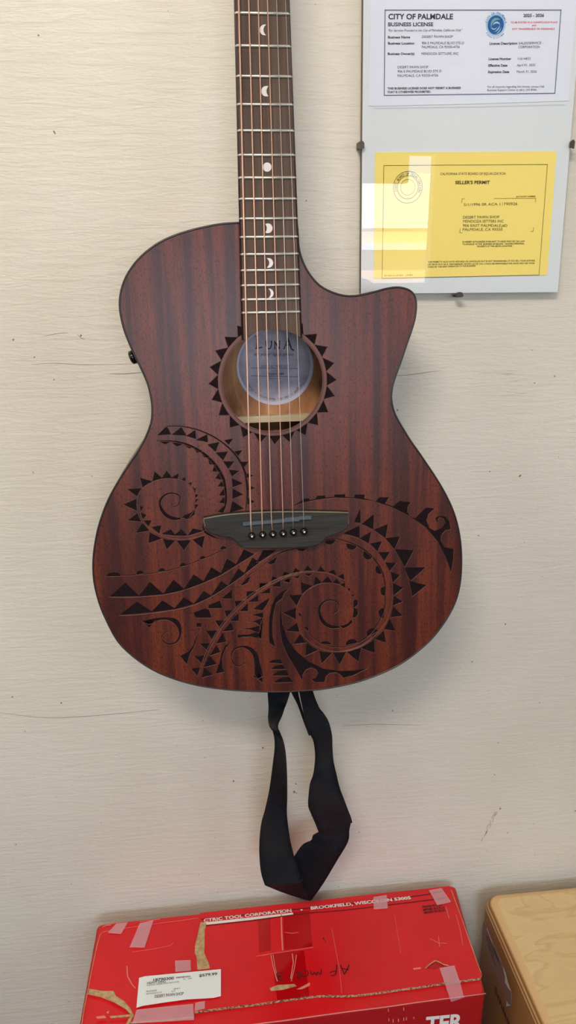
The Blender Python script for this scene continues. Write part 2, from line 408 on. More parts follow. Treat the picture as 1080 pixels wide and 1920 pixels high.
# ring round the sound hole
ring = circ(HC, HR+.0041, h=.00012); ring_in = circ(HC, HR-.0002, h=.00012)
k = len(ring); sb.add(ring+ring_in, [[i, (i+1) % k, k+(i+1) % k, k+i] for i in range(k)], 3)
for rr in (HR+.0042, HR+.0006):
    a = circ(HC, rr, h=.0002); b = circ(HC, rr+.00035, h=.0002)
    sb.add(a+b, [[i, (i+1) % k, k+(i+1) % k, k+i] for i in range(k)], 1)

ZC = {'A': (170, 780, 1080/350), 'B': (520, 900, 3), 'C': (170, 1000, 1080/390), 'D': (330, 1030, 1080/230), 'E': (480, 1050, 1080/220), 'F': (540, 900, 3.375), 'S': (380, 590, 4)}
HE, HT = .00012, .00045
def zp(z, p): ox, oy, s = ZC[z]; return (ox+p[0]/s, oy+p[1]/s)
def etch(z, pts, rim=None, smooth=False):
    """dark engraved patch; rim = edge indices that get a chamfered lip (None: all, []: none)"""
    if smooth: pts = spl(pts, 4, True)
    P = [G(*zp(z, p)) for p in pts]
    P = [V((p.x, p.y, 0)) for p in P]
    area = sum(P[i].x*P[(i+1) % len(P)].y-P[(i+1) % len(P)].x*P[i].y for i in range(len(P)))
    if area < 0:
        P.reverse(); nn = len(P)
        if rim is not None: rim = [(nn-2-i) % nn for i in rim]
    sb.poly([V((p.x, p.y, HE)) for p in P], 1)
    nn = len(P)
    for i in range(nn):
        if rim is not None and i not in rim: continue
        a, b = P[i], P[(i+1) % nn]; t = b-a
        if t.length < 1e-5: continue
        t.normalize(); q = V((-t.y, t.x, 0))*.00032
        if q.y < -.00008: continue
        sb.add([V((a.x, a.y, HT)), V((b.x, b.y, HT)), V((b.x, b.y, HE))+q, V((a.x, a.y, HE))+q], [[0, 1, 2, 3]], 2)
        sb.add([V((a.x, a.y, HT)), V((b.x, b.y, HT)), V((b.x, b.y, 0)), V((a.x, a.y, 0))], [[0, 1, 2, 3]], 0)
def tri(z, *ts, rim=(0, 1)):
    """triangles given as base, tip, base: the two outer edges get a lip"""
    for t in ts: etch(z, list(t), list(rim))
def line(z, pts, widths=None, rim=True, n=5):
    q = spl([p if len(p) > 2 else (*p, widths) for p in pts], n)
    L, R_ = stroke2(q, [p[2] for p in q]); k = len(L)
    etch(z, [tuple(p) for p in L]+[tuple(p) for p in reversed(R_)], None if rim else [])
def lip(z, pts, n=4, wd=.00042):
    """single cut line"""
    q = [G(*zp(z, p)) for p in spl(pts, n)]
    for a, b in zip(q, q[1:]):
        t = (b-a); 
        if t.length < 1e-6: continue
        t.normalize(); s_ = V((-t.y, t.x, 0))*wd/2
        if s_.y < 0: s_ = -s_
        a0 = V((a.x, a.y, 0)); b0 = V((b.x, b.y, 0)); up = V((0, 0, HT)); lo = V((0, 0, HE))
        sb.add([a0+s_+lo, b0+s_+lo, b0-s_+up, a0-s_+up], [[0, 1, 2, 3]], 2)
def bump(z, c, r, ang0=180, ang1=360, ry=None):
    pts = [(c[0]+r*math.cos(math.radians(a)), c[1]+(ry or r)*math.sin(math.radians(a))) for a in range(int(ang0), int(ang1)+1, 20)]
    etch(z, pts)

# sun-ray teeth round the hole
tips = [(258, 80), (163, 165), (92, 268), (50, 393), (42, 520), (65, 640), (118, 757), (202, 850), (303, 925), (430, 965), (540, 977), (653, 960), (775, 910), (868, 832), (945, 735), (995, 612), (1008, 490), (990, 363), (938, 240), (860, 142), (750, 65)]
angs = []
for t in tips:
    p = G(*zp('S', t)); angs.append(math.atan2(p.y-HC.y, p.x-HC.x))
for i, t in enumerate(tips):
    p = G(*zp('S', t)); a = angs[i]; hw = math.radians(7.6); r = HR+.0044
    lean = math.radians(-1.5 if t[0] < 530 else 1.5)
    B0 = V((HC.x+r*math.cos(a-hw+lean), HC.y+r*math.sin(a-hw+lean), HE)); B1 = V((HC.x+r*math.cos(a+hw+lean), HC.y+r*math.sin(a+hw+lean), HE))
    sb.add([B0, V((p.x, p.y, HE)), B1], [[0, 1, 2]], 1)
    for (q, s_) in ((B0, p), (B1, p)):
        q0 = V((q.x, q.y, 0)); s0 = V((s_.x, s_.y, 0)); d = (s0-q0).normalized(); nn_ = V((-d.y, d.x, 0))*.0004
        if nn_.dot(V((HC.x+HR*1.1*math.cos(a), HC.y+HR*1.1*math.sin(a), 0))-q0) < 0: nn_ = -nn_
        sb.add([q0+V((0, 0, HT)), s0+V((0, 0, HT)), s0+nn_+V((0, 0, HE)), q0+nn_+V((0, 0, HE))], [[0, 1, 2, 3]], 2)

# --- left fern
line('A', [(440, 60, 6), (520, 60, 7), (600, 75, 8), (680, 105, 9), (750, 145, 9), (810, 195, 10), (855, 250, 11), (890, 320, 12), (905, 400, 13), (906, 480, 10), (893, 562, 4)])
tri('A', ((385, 112), (440, 58), (465, 105)), ((468, 108), (525, 65), (555, 114)), ((552, 115), (607, 80), (612, 134)), ((608, 138), (676, 105), (680, 152)), ((675, 165), (746, 150), (725, 208)), ((722, 212), (797, 205), (768, 258)), ((765, 262), (834, 263), (798, 308)), ((800, 310), (862, 318), (818, 352)), ((816, 360), (882, 391), (822, 414)), ((822, 420), (884, 455), (820, 482)), ((820, 492), (888, 537), (804, 562)))
tri('A', ((772, 140), (827, 130), (800, 168)), ((830, 205), (880, 197), (855, 232)), ((868, 265), (915, 265), (890, 298)), ((895, 330), (945, 345), (900, 362)), ((905, 398), (952, 418), (908, 435)), ((908, 470), (950, 497), (905, 515)))
line('A', [(380, 145, 4), (470, 146, 9), (560, 166, 12), (640, 208, 15), (700, 260, 17), (745, 320, 18), (772, 380, 18), (782, 450, 16), (780, 510, 14), (762, 567, 6)])
tri('A', ((392, 147), (430, 166), (470, 150)), ((465, 152), (500, 179), (540, 162)), ((535, 165), (570, 190), (602, 182)), ((595, 188), (615, 214), (650, 208)), ((640, 215), (655, 241), (690, 243)), ((680, 250), (685, 280), (726, 285)), ((715, 290), (703, 322), (752, 325)), ((742, 330), (720, 363), (768, 372)), ((758, 378), (733, 409), (778, 412)), ((770, 420), (741, 461), (780, 462)), ((772, 468), (743, 502), (780, 510)), ((772, 520), (733, 556), (765, 562)))
# --- left spiral
line('A', [(468, 488, 3), (463, 508, 4), (480, 525, 5), (506, 516, 6), (518, 488, 7), (508, 460, 8), (480, 448, 9), (445, 451, 10), (414, 472, 13), (400, 505, 15), (412, 545, 19), (442, 578, 22), (482, 594, 20), (524, 594, 8)])
etch('A', [(522, 594), (545, 572), (580, 560), (597, 540), (604, 548), (603, 570), (575, 592), (548, 600), (540, 590)])
tri('A', ((596, 510), (628, 514), (600, 545)), ((604, 482), (627, 480), (600, 512)), ((603, 452), (625, 455), (603, 485)), ((595, 425), (612, 412), (604, 455)), ((575, 400), (610, 428), (600, 432)), ((560, 388), (588, 382), (580, 410)), ((520, 370), (550, 353), (550, 384)))
tri('A', ((462, 360), (512, 330), (505, 366)), ((410, 362), (440, 315), (472, 360)), ((357, 378), (370, 320), (415, 360)), ((300, 415), (283, 357), (358, 378)), ((265, 465), (208, 423), (300, 418)), ((265, 480), (187, 513), (270, 552)), ((275, 560), (213, 605), (297, 614)), ((300, 620), (262, 678), (342, 665)), ((340, 672), (333, 738), (414, 710)), ((415, 710), (440, 775), (490, 722)), ((495, 722), (540, 780), (582, 720)), ((587, 716), (646, 767), (662, 692)))
tri('A', ((285, 520), (308, 527), (290, 558)), ((290, 558), (324, 573), (302, 602)), ((305, 605), (355, 603), (335, 642)), ((352, 642), (411, 632), (398, 682)), ((410, 682), (465, 655), (492, 693)), ((480, 693), (525, 655), (562, 693)), ((560, 693), (592, 650), (655, 664)))
circ_line = [(570, 588), (597, 545), (603, 500), (603, 455), (590, 418), (565, 390), (530, 372), (480, 362), (420, 363), (360, 380), (305, 412), (278, 450), (267, 500), (273, 560), (298, 612), (350, 660), (410, 692), (480, 710), (560, 712), (620, 700), (668, 684)]
lip('A', circ_line)
lip('A', [(283, 520), (290, 570), (320, 625), (370, 668), (430, 688), (500, 694), (570, 692), (640, 672), (662, 660)])
line('A', [(648, 620, 6), (660, 668, 14), (700, 695, 10), (742, 714, 4)])
# --- long waves, lower left
line('C', [(75, 225, 1), (130, 222, 4), (200, 218, 5), (300, 210, 5), (400, 194, 5), (500, 165, 5), (600, 125, 5), (680, 90, 5), (740, 58, 3)])
etch('C', [(75, 224), (95, 208), (118, 202), (145, 206), (162, 221), (120, 226)])
for c, r in (((257, 213), 20), ((370, 199), 18), ((480, 171), 17), ((583, 135), 17), ((690, 84), 17)): bump('C', c, r, 170, 350)
tri('C', ((100, 328), (180, 255), (252, 325)), ((248, 327), (308, 252), (382, 317)), ((373, 318), (430, 240), (494, 295)), ((480, 296), (535, 213), (594, 254)), ((580, 258), (627, 175), (684, 212)), ((672, 216), (707, 132), (760, 163)), ((750, 168), (795, 85), (852, 108)))
lip('C', [(95, 330), (160, 332), (250, 330), (380, 318), (490, 293), (590, 257), (680, 216), (760, 167), (850, 109), (890, 88)])
tri('C', ((150, 424), (240, 355), (322, 408)), ((312, 411), (372, 348), (442, 392)), ((430, 396), (483, 332), (537, 366)), ((530, 372), (587, 300), (634, 328)), ((620, 332), (677, 248), (720, 275)), ((710, 278), (765, 182), (805, 210)), ((793, 215), (840, 125), (875, 150)))
etch('C', [(860, 150), (895, 88), (965, 88), (935, 112), (880, 148)])
lip('C', [(148, 426), (220, 424), (300, 416), (420, 400), (530, 374), (640, 321), (740, 256), (830, 190), (920, 125), (990, 90)])
line('D', [(560, 320, 2), (632, 238, 10), (700, 190, 6), (800, 118, 7), (900, 52, 7), (1010, 2, 5)])
etch('D', [(552, 312), (590, 318), (635, 295), (660, 235), (630, 248), (600, 280)])
etch('D', [(800, 120), (830, 136), (870, 125), (897, 60), (850, 88)])
line('B', [(0, 418, 5), (50, 400, 6), (105, 385, 6), (165, 384, 3)]); etch('B', [(105, 385), (120, 398), (145, 401), (168, 386)])
# --- hook, lower left
line('C', [(410, 518, 3), (396, 513, 4), (378, 522, 5), (370, 545, 6), (385, 568, 7), (415, 576, 8), (448, 562, 9), (464, 530, 12), (462, 492, 20), (440, 458, 26), (400, 444, 14), (350, 446, 14), (305, 460, 26), (275, 458, 5)])
etch('C', [(262, 454), (335, 452), (305, 493)])
# --- checkered fern, lower middle
lip('D', [(208, 1110), (262, 960), (335, 810), (430, 655), (540, 530), (660, 420), (800, 330), (900, 272), (1000, 235), (1070, 222)])
lip('D', [(190, 1115), (245, 950), (315, 800), (412, 645), (525, 515), (650, 402), (790, 312), (895, 255), (1000, 218), (1070, 205)])
etch('D', [(150, 558), (255, 520), (288, 530), (314, 605), (170, 605)])
etch('D', [(283, 492), (390, 450), (412, 520), (285, 522)]); etch('D', [(400, 435), (498, 350), (497, 437)])
etch('D', [(178, 650), (225, 650), (225, 685), (178, 685)])
etch('D', [(225, 700), (180, 775), (150, 850), (110, 900), (35, 940), (97, 1018), (120, 930), (160, 860), (190, 780)])
tri('D', ((340, 625), (447, 625), (388, 702)), ((258, 718), (378, 714), (322, 802)), ((203, 828), (312, 824), (282, 902)), ((155, 943), (250, 934), (232, 1010)), ((130, 1050), (216, 1038), (197, 1128)), ((425, 540), (522, 535), (447, 614)), ((515, 455), (612, 450), (527, 527)), ((620, 370), (722, 365), (622, 447)), ((735, 300), (836, 296), (732, 377)), ((845, 238), (927, 262), (836, 312)), ((950, 200), (1012, 222), (927, 267)), rim=(0, 1, 2))
tri('D', ((558, 547), (635, 470), (637, 545)), ((632, 465), (727, 398), (727, 462)), ((738, 392), (832, 335), (830, 388)), ((838, 328), (922, 275), (925, 332)), ((935, 285), (1002, 252), (1005, 297)), ((475, 634), (552, 560), (554, 632)), ((410, 727), (482, 640), (508, 714)), ((350, 834), (410, 735), (443, 816)), ((295, 940), (355, 842), (394, 907)), ((245, 1042), (295, 932), (362, 1012)), ((225, 1132), (250, 1040), (327, 1107)), rim=(1, 2))
etch('D', [(350, 1098), (378, 1010), (395, 930), (430, 850), (492, 814), (440, 870), (407, 955), (413, 1050), (427, 1080)])
tri('E', ((30, 212), (128, 214), (25, 290)), ((145, 148), (215, 185), (130, 228)), ((260, 106), (317, 130), (235, 177)), ((360, 73), (420, 110), (330, 142)), ((425, 115), (475, 53), (532, 108)), ((565, 108), (592, 53), (642, 112)), ((655, 115), (717, 88), (742, 142)), ((748, 152), (809, 125), (816, 187)), ((250, 195), (332, 160), (310, 212)), ((340, 160), (412, 137), (387, 172)), ((440, 128), (532, 122), (485, 154)), ((762, 178), (822, 190), (822, 212)), rim=(0, 1, 2))
lip('E', [(0, 308), (130, 224), (240, 172), (340, 132), (440, 112), (540, 108), (650, 120), (740, 155), (822, 196)])
lip('E', [(0, 290), (130, 210), (240, 160), (340, 122), (440, 103), (540, 100)])
# --- comb
etch('D', [(680, 525), (760, 465), (832, 425), (800, 490), (765, 540), (700, 530)])
etch('D', [(663, 582), (700, 570), (770, 555), (768, 608), (715, 590)])
etch('D', [(600, 638), (680, 636), (768, 600), (742, 675), (700, 645)])
etch('D', [(560, 700), (660, 692), (745, 670), (730, 738), (650, 708)])
etch('D', [(535, 752), (640, 750), (758, 715), (754, 795), (660, 770), (590, 772), (545, 786)])
etch('D', [(775, 530), (757, 795), (722, 770), (740, 700), (748, 600)])
# --- hook, bottom centre
line('D', [(585, 958, 4), (606, 968, 6), (598, 1006, 8), (556, 1030, 9), (508, 1006, 10), (487, 945, 12), (512, 885, 13), (580, 858, 16), (655, 880, 34), (700, 940, 46), (718, 1020, 54), (728, 1090, 74), (745, 1130, 50)], n=6)
etch('D', [(680, 1122), (725, 1090), (750, 1090), (770, 1178)])
# --- stripes
for p in ([(105, 945), (160, 918), (225, 915), (247, 957)], [(130, 1007), (180, 972), (248, 965), (272, 1007)], [(140, 1067), (200, 1025), (277, 1010), (302, 1067)], [(158, 1130), (220, 1088), (302, 1075), (347, 1127)]): etch('E', p)
# --- leaves
etch('E', [(312, 262), (240, 290), (180, 345), (140, 430), (120, 530), (115, 650), (120, 762), (182, 807), (155, 700), (152, 590), (165, 480), (188, 398), (240, 357), (262, 305)])
etch('E', [(243, 358), (225, 430), (215, 540), (220, 650), (240, 760), (290, 880), (350, 980), (432, 1122), (430, 1060), (460, 1010), (510, 992), (553, 1008), (572, 1045), (553, 1085), (505, 1098), (545, 1128), (632, 1126), (642, 1075), (680, 1042), (738, 1036), (780, 1060), (805, 1087), (900, 1062), (1028, 998), (900, 1017), (780, 1022), (620, 1000), (480, 930), (370, 840), (290, 730), (247, 600), (236, 480)])
# --- right spiral
line('E', [(682, 462, 4), (690, 488, 6), (722, 492, 8), (752, 466, 9), (762, 428, 10), (745, 388, 11), (702, 370, 12), (650, 375, 14), (605, 405, 18), (583, 455, 24), (590, 515, 30), (615, 565, 34), (658, 603, 34), (712, 618, 30), (770, 618, 18)], n=6)
etch('E', [(762, 603), (802, 632), (850, 612), (887, 580), (885, 542), (845, 585), (800, 604)])
etch('E', [(895, 385), (912, 362), (940, 375), (938, 415), (905, 440), (938, 462), (942, 498), (918, 530), (880, 532), (895, 480)])
etch('E', [(835, 262), (872, 262), (862, 297)]); etch('E', [(875, 315), (908, 320), (895, 347)])
lip('E', [(885, 540), (892, 480), (890, 400), (865, 320), (820, 260), (760, 225), (690, 210), (600, 217), (520, 247), (450, 297), (400, 370), (372, 450), (370, 530), (390, 612), (430, 690), (490, 752), (560, 797), (650, 832), (740, 842), (830, 832), (930, 802), (1010, 757), (1070, 705)])
tri('E', ((420, 312), (408, 205), (517, 237)), ((372, 422), (298, 325), (427, 318)), ((368, 440), (245, 487), (367, 550)), ((384, 572), (275, 655), (397, 664)), ((405, 682), (340, 777), (464, 762)), ((465, 764), (450, 887), (572, 832)), ((578, 837), (605, 957), (702, 857)), ((705, 857), (770, 967), (832, 847)), ((835, 848), (945, 942), (972, 807)))
tri('E', ((525, 232), (545, 145), (605, 208)), ((600, 210), (660, 150), (702, 208)), ((702, 210), (745, 172), (777, 222)), ((770, 230), (822, 205), (822, 262)))
tri('B', ((470, 946), (550, 976), (548, 898)), ((548, 896), (612, 916), (600, 846)), ((600, 841), (664, 850), (632, 780)), ((637, 774), (704, 765), (652, 710)), ((650, 708), (706, 685), (656, 652)), ((652, 652), (709, 607), (650, 580)), ((650, 580), (692, 535), (637, 516)), ((632, 514), (671, 467), (606, 463)), ((600, 460), (636, 404), (566, 406)), ((565, 402), (590, 344), (520, 358)), ((515, 357), (530, 289), (462, 328)), ((465, 325), (463, 255), (372, 301)))
line('B', [(270, 345, 3), (330, 331, 5), (420, 358, 7), (490, 395, 8), (550, 452, 8), (590, 520, 8), (606, 590, 8), (608, 660, 7), (600, 730, 7), (570, 800, 6), (530, 858, 6), (470, 908, 6), (400, 934, 5), (330, 941, 5), (265, 928, 4), (200, 890, 4), (155, 835, 3), (128, 765, 3)], n=5)
lip('B', [(370, 303), (430, 318), (500, 352), (560, 402), (606, 465), (636, 535), (648, 610), (645, 680), (630, 750), (600, 815), (555, 870), (490, 925), (420, 955), (340, 965), (260, 955)])
etch('B', [(265, 348), (285, 334), (330, 332), (320, 355), (298, 366), (275, 360)])
bump('B', (418, 362), 32, 10, 190); bump('B', (510, 420), 29, 20, 230); bump('B', (575, 505), 25, 60, 270); bump('B', (606, 625), 27, 85, 285); bump('B', (598, 750), 30, 90, 290); bump('B', (536, 868), 34, 150, 330); bump('B', (420, 930), 36, 175, 345); bump('B', (270, 925), 32, 190, 370, 18); bump('B', (122, 763), 14, 240, 430); bump('B', (158, 845), 18, 220, 390)
tri('B', ((432, 237), (468, 155), (470, 240)), ((470, 250), (546, 190), (541, 277)), ((541, 280), (623, 247), (610, 327)), ((607, 327), (692, 317), (660, 391)), ((654, 388), (769, 395), (717, 492)), ((706, 492), (837, 491), (752, 567)), ((742, 567), (840, 592), (757, 658)))
lip('B', [(432, 237), (500, 260), (560, 295), (620, 345), (670, 410), (712, 490), (740, 570), (757, 655)])
# --- big breaking wave, right
etch('B', [(75, 152), (135, 118), (142, 106), (178, 103), (182, 113), (215, 105), (225, 88), (274, 88), (272, 98), (318, 95), (322, 82), (384, 80), (383, 95), (430, 99), (437, 82), (493, 82), (490, 103), (552, 120), (575, 97), (630, 97), (608, 133), (650, 148), (688, 118), (752, 125), (735, 150), (732, 182), (745, 203), (775, 215), (835, 155), (888, 160), (850, 192), (840, 232), (855, 270), (885, 286), (925, 270), (944, 242), (935, 218), (912, 210), (899, 226), (908, 243), (892, 232), (889, 214), (910, 202), (945, 206), (970, 238), (976, 278), (945, 285), (922, 310), (920, 345), (940, 378), (993, 388), (990, 450), (977, 524), (950, 445), (900, 345), (830, 264), (740, 203), (640, 152), (540, 120), (430, 104), (320, 100), (220, 112), (140, 130)])
m_topset = [m_top, m_etch, m_rim_lit, m_ring]
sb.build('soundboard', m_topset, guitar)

sd = MB(); nb = len(body)
for (inset, mt) in ((0, 0),):
    a = [V((p.x, p.y, -.003)) for p in body]; b = [V((p.x, p.y, depth(p.y))) for p in body]
    sd.add(a+b, [[i, (i+1) % nb, nb+(i+1) % nb, nb+i] for i in range(nb)], 0, True)
def inset(pts, d):
    out = []; n_ = len(pts)
    for i in range(n_):
        t = (pts[(i+1) % n_]-pts[i-1]); t.normalize(); out.append(pts[i]+V((-t.y, t.x, 0))*d)
    return out
cw = sum(body[i].x*body[(i+1) % nb].y-body[(i+1) % nb].x*body[i].y for i in range(nb)) < 0
bi = inset(body, -.0025 if cw else .0025)
a = [V((p.x, p.y, -.003)) for p in bi]; b = [V((p.x, p.y, depth(p.y)+.003)) for p in bi]
sd.add(a+b, [[i, (i+1) % nb, nb+(i+1) % nb, nb+i] for i in range(nb)], 1, True)
sd.build('sides', [m_side, m_inner], guitar)
bk = MB()
bk.poly([V((p.x, p.y, depth(p.y)+.003)) for p in bi], 1); bk.poly([V((p.x, p.y, depth(p.y))) for p in body], 0)
bkp = bk.build('back_panel', [m_side, m_inner], guitar)
bd = MB(); bd.tube([V((p.x, p.y, -.0006)) for p in body], .0011, 0, 8, closed=True); bd.build('binding', m_bind, guitar)
br = MB()
q = G(512, 771, -.082); br.box((-.1, q.y-.011, depth(q.y)+.003), (.14, q.y-.004, depth(q.y)+.018)); br.build('back_brace', m_brace, guitar)

# moon label on the back, read through the hole
SLOPE = .022/.47
LH = depth(HC.y)+.0035
def lift(mb_, zref=None):
    mb_.v = [(x_, y_, z_+(y_-HC.y)*SLOPE) for x_, y_, z_ in mb_.v]
lc = G(516, 687, LH); LR = (G(587.5, 687, LH)-G(443.8, 687, LH)).length/2
lb = MB(); lb.poly(circ(lc, LR, 64, LH), 1); lb.poly(circ(lc+V((-.0006, .0008, 0)), LR-.0028, 64, LH+.0002), 0)
LZ = (430, 610, 1080/170)
def L3(p): return G(LZ[0]+p[0]/LZ[2], LZ[1]+p[1]/LZ[2], LH+.0004)
def lstroke(pts, wd):
    q = [L3(p) for p in pts]; L, R_ = stroke2([(p.x, p.y) for p in q], wd); z_ = LH+.0004
    k = len(L); lb.add([V((p.x, p.y, z_)) for p in L+R_], [[i, i+1, k+i+1, k+i] for i in range(k-1)], 2)
for s_, wd in (([(328, 128), (328, 200), (326, 272)], .0016), ([(305, 130), (345, 128)], .0009), ([(308, 276), (350, 270), (384, 262), (388, 254)], .0012),
               ([(437, 188), (438, 240), (450, 272), (472, 282), (492, 265), (500, 230), (500, 190)], .0013), ([(425, 188), (450, 187)], .0008), ([(490, 190), (512, 189)], .0008),
               ([(540, 285), (540, 186)], .0012), ([(536, 190), (562, 230), (596, 282)], .0015), ([(596, 282), (598, 186)], .0010), ([(586, 186), (608, 185)], .0008),
               ([(650, 278), (672, 220), (696, 150)], .0010), ([(692, 150), (715, 215), (738, 280), (768, 300)], .0017), ([(668, 235), (722, 232)], .0009), ([(638, 278), (662, 278)], .0008)): lstroke(s_, wd)
lt = lambda s_, a, b, cap, **k: put_text(lb, s_, L3(a), L3(b), V((0, 0, 1)), cap*.53e-3*1.12/6.353*1.0, 2, **k)
lt('let your light shine', (290, 360), (765, 362), 38, shear=.35)
lt('GYP TAT MAH GC', (385, 502), (695, 500), 28); lt('model', (497, 552), (575, 552), 24); lt('W22033289', (445, 592), (650, 592), 28, bold=.02); lt('serial number', (480, 640), (622, 640), 18)
lstroke([(262, 507), (820, 516)], .0005); lstroke([(262, 602), (820, 612)], .0005)
def arc_text(mb, s_, c, r, a0, a1, size, mat, xd, yd, outward=True, bold=0.0, adv=None):
    k = len(s_)
    for i, ch in enumerate(s_):
        if ch == ' ': continue
        a = math.radians(a0+(a1-a0)*(i+.5)/k); vs, fs = text2d(ch, bold)
        rad = xd*math.cos(a)+yd*math.sin(a); up = rad if outward else -rad; dr = up.cross(xd.cross(yd)).normalized()
        x0 = min(v[0] for v in vs); x1 = max(v[0] for v in vs); base = c+rad*r
        mb.add([base+dr*((x-(x0+x1)/2)*size)+up*(y*size) for x, y in vs], fs, mat)
arc_text(lb, 'Designed in the USA, Handcrafted in China', V((lc.x, lc.y, LH+.0004)), LR-.0075, -32, -148, .0036, 2, V((1, 0, 0)), V((0, 1, 0)))
lift(lb); lb.build('moon_label', [m_moon, m_moonrim, m_ink], guitar)['label'] = 'round moon-patterned paper label inside the sound hole'

# fretboard
HF = .0062
fb_top = lambda px, py: G(px, py, HF)
xl0, xr0 = G(439.6, 0, HF), G(542.3, 0, HF); xl1, xr1 = G(453.2, 590, HF), G(564.2, 590, HF)
def fx(y, side):
    a, b = (xl0, xl1) if side < 0 else (xr0, xr1); return a.x+(b.x-a.x)*(y-a.y)/(b.y-a.y)
saddle = G(519, 975, .012); f12 = G(501, 333.4, HF)
SC = (f12.y-saddle.y)/.5*1.0
fy = lambda k_: saddle.y+SC/2**(k_/12.0)
ynut = saddle.y+SC
arc = []
xa, xb = None, None
for i in range(25):
    y_ = 0
    x_ = fx(HC.y+HR, -1)+(fx(HC.y+HR, 1)-fx(HC.y+HR, -1))*i/24
    arc.append(V((x_, HC.y+math.sqrt(max(HR**2-(x_-HC.x)**2, 0)), HF)))
fbp = [V((fx(ynut, -1), ynut, HF))]+arc+[V((fx(ynut, 1), ynut, HF))]
fb = MB(); fb.slab(fbp, V((0, 0, -HF+.0002)), 0)
for side in (-1, 1):   # slightly rounded long edges
    pts = [V((fx(ynut, side)-side*.0006, ynut, HF-.0008)), V((fx(arc[0].y, side)-side*.0006, arc[0 if side < 0 else -1].y, HF-.0008))]
    fb.tube(pts, .0011, 1, 8)
def px_circle3(c, tip, inn):
    # circle through (tip,±h) and (inn,0) around centre line
    pass
inlays = [(496.8, 56, 10.2, 499.2, 494.0), (499.5, 171, 9.9, 503.4, 499.6), (500.9, 313.3, 8.7, None, None), (501.9, 428, 9.2, 497.2, 500.2), (503.1, 493, 9.1, 500.0, 504.8), (504.2, 550, 8.8, 503.1, 507.6)]
fb.build('fretboard', [m_board, newmat('dark_board_edge', srgb(52, 34, 34), .5)], guitar)
for (cx_, cy_, r_, xt, xi) in inlays:
    if xt is None: pts = [(cx_+r_*.95*math.cos(i*math.pi/14), cy_+r_*math.sin(i*math.pi/14)) for i in range(28)]
    else:
        hh = math.sqrt(r_*r_-(xt-cx_)**2); d_ = xi-xt; R2 = (hh*hh+d_*d_)/(2*abs(d_)); c2x = xi-math.copysign(R2, d_)
        at_ = math.atan2(hh, xt-cx_); sgn = 1 if xi < xt else -1    # bite on the right for sgn 1
        pts = []
        if sgn > 0:
            for i in range(21): a_ = at_+(2*math.pi-2*at_)*i/20; pts.append((cx_+r_*math.cos(a_), cy_+r_*math.sin(a_)))
        else:
            for i in range(21): a_ = at_-2*at_*i/20; pts.append((cx_+r_*math.cos(a_), cy_+r_*math.sin(a_)))
        end = pts[-1]; b0 = math.atan2(end[1]-cy_, end[0]-c2x); b1 = -b0
        if sgn > 0:   # go through angle pi
            b0 = b0 % (2*math.pi); b1 = b1 % (2*math.pi)
        for i in range(1, 12): a_ = b0+(b1-b0)*i/12; pts.append((c2x+R2*math.cos(a_), cy_+R2*math.sin(a_)))
    mb = MB(); P = [G(p[0], p[1], HF+.0002) for p in pts]; mb.poly(P); mb.build('moon_inlay', m_pearl, guitar)
for k_ in range(1, 21):
    y_ = fy(k_); mb = MB(); a = fx(y_, -1)+.0004; b = fx(y_, 1)-.0006
    mb.tube([V((a, y_, HF-.0006)), V((a+.0012, y_, HF+.0006)), V((b-.0012, y_, HF+.0006)), V((b, y_, HF-.0006))], [.0011, .0013, .0013, .0011], 0, 10)
    mb.build('fret', m_fret, guitar)
# neck shaft, nut, headstock (above the picture)
nk = MB(); prof = []
ya, yb = HC.y+HR+.052, ynut+.012
rows = 14; seg = 12; vs = []
for i in range(rows+1):
    y_ = ya+(yb-ya)*i/rows; l, r_ = fx(y_, -1)+.0006, fx(y_, 1)-.0006; dp = .017 if i > 1 else .045
    vs += [V(((l+r_)/2+(r_-l)/2*math.cos(math.pi*j/seg), y_, -dp*math.sin(math.pi*j/seg)**.8)) for j in range(seg+1)]
k = seg+1
nk.add(vs, [[i*k+j, i*k+j+1, (i+1)*k+j+1, (i+1)*k+j] for i in range(rows) for j in range(seg)], 0, True)
nk.poly([V((fx(ya, -1)+.0006, ya, 0.0001)), V((fx(yb, -1)+.0006, yb, 0.0001)), V((fx(yb, 1)-.0006, yb, 0.0001)), V((fx(ya, 1)-.0006, ya, 0.0001))])
nk.build('neck', m_side, guitar)
mb = MB(); mb.box((fx(ynut, -1), ynut, 0), (fx(ynut, 1), ynut+.005, HF+.003)); mb.build('nut', m_pearl, guitar)
xc = (fx(ynut, -1)+fx(ynut, 1))/2
tilt = lambda x_, y_, z_: V((x_, y_, z_-math.tan(math.radians(9))*(y_-ynut-.005)))
hs = [(-.023, .006), (-.036, .03), (-.038, .09), (-.032, .16), (-.018, .175), (0, .17), (.018, .175), (.032, .16), (.038, .09), (.036, .03), (.023, .006)]
mb = MB(); mb.slab([tilt(xc+a_, ynut+b_, .0) for a_, b_ in hs], V((0, 0, -.014))); mb.build('headstock', m_top, guitar)
tun = []
for i in range(3):
    for sgn in (-1, 1):
        y_ = ynut+.04+.042*i; mb = MB(); c = tilt(xc+sgn*.024, y_, 0)
        mb.lathe(c, (0, 0, 1), [(.005, 0), (.005, .002), (.003, .003), (.003, .018), (.001, .019)], 0, 12)
        mb.tube([tilt(xc+sgn*.03, y_, -.018), tilt(xc+sgn*.046, y_, -.018), tilt(xc+sgn*.047, y_, -.018), tilt(xc+sgn*.062, y_, -.018)], [.002, .002, .008, .006], 0, 10)
        tu = mb.build('tuning_machine', m_chrome, guitar); tun.append((sgn, i, c+V((0, 0, .010))))

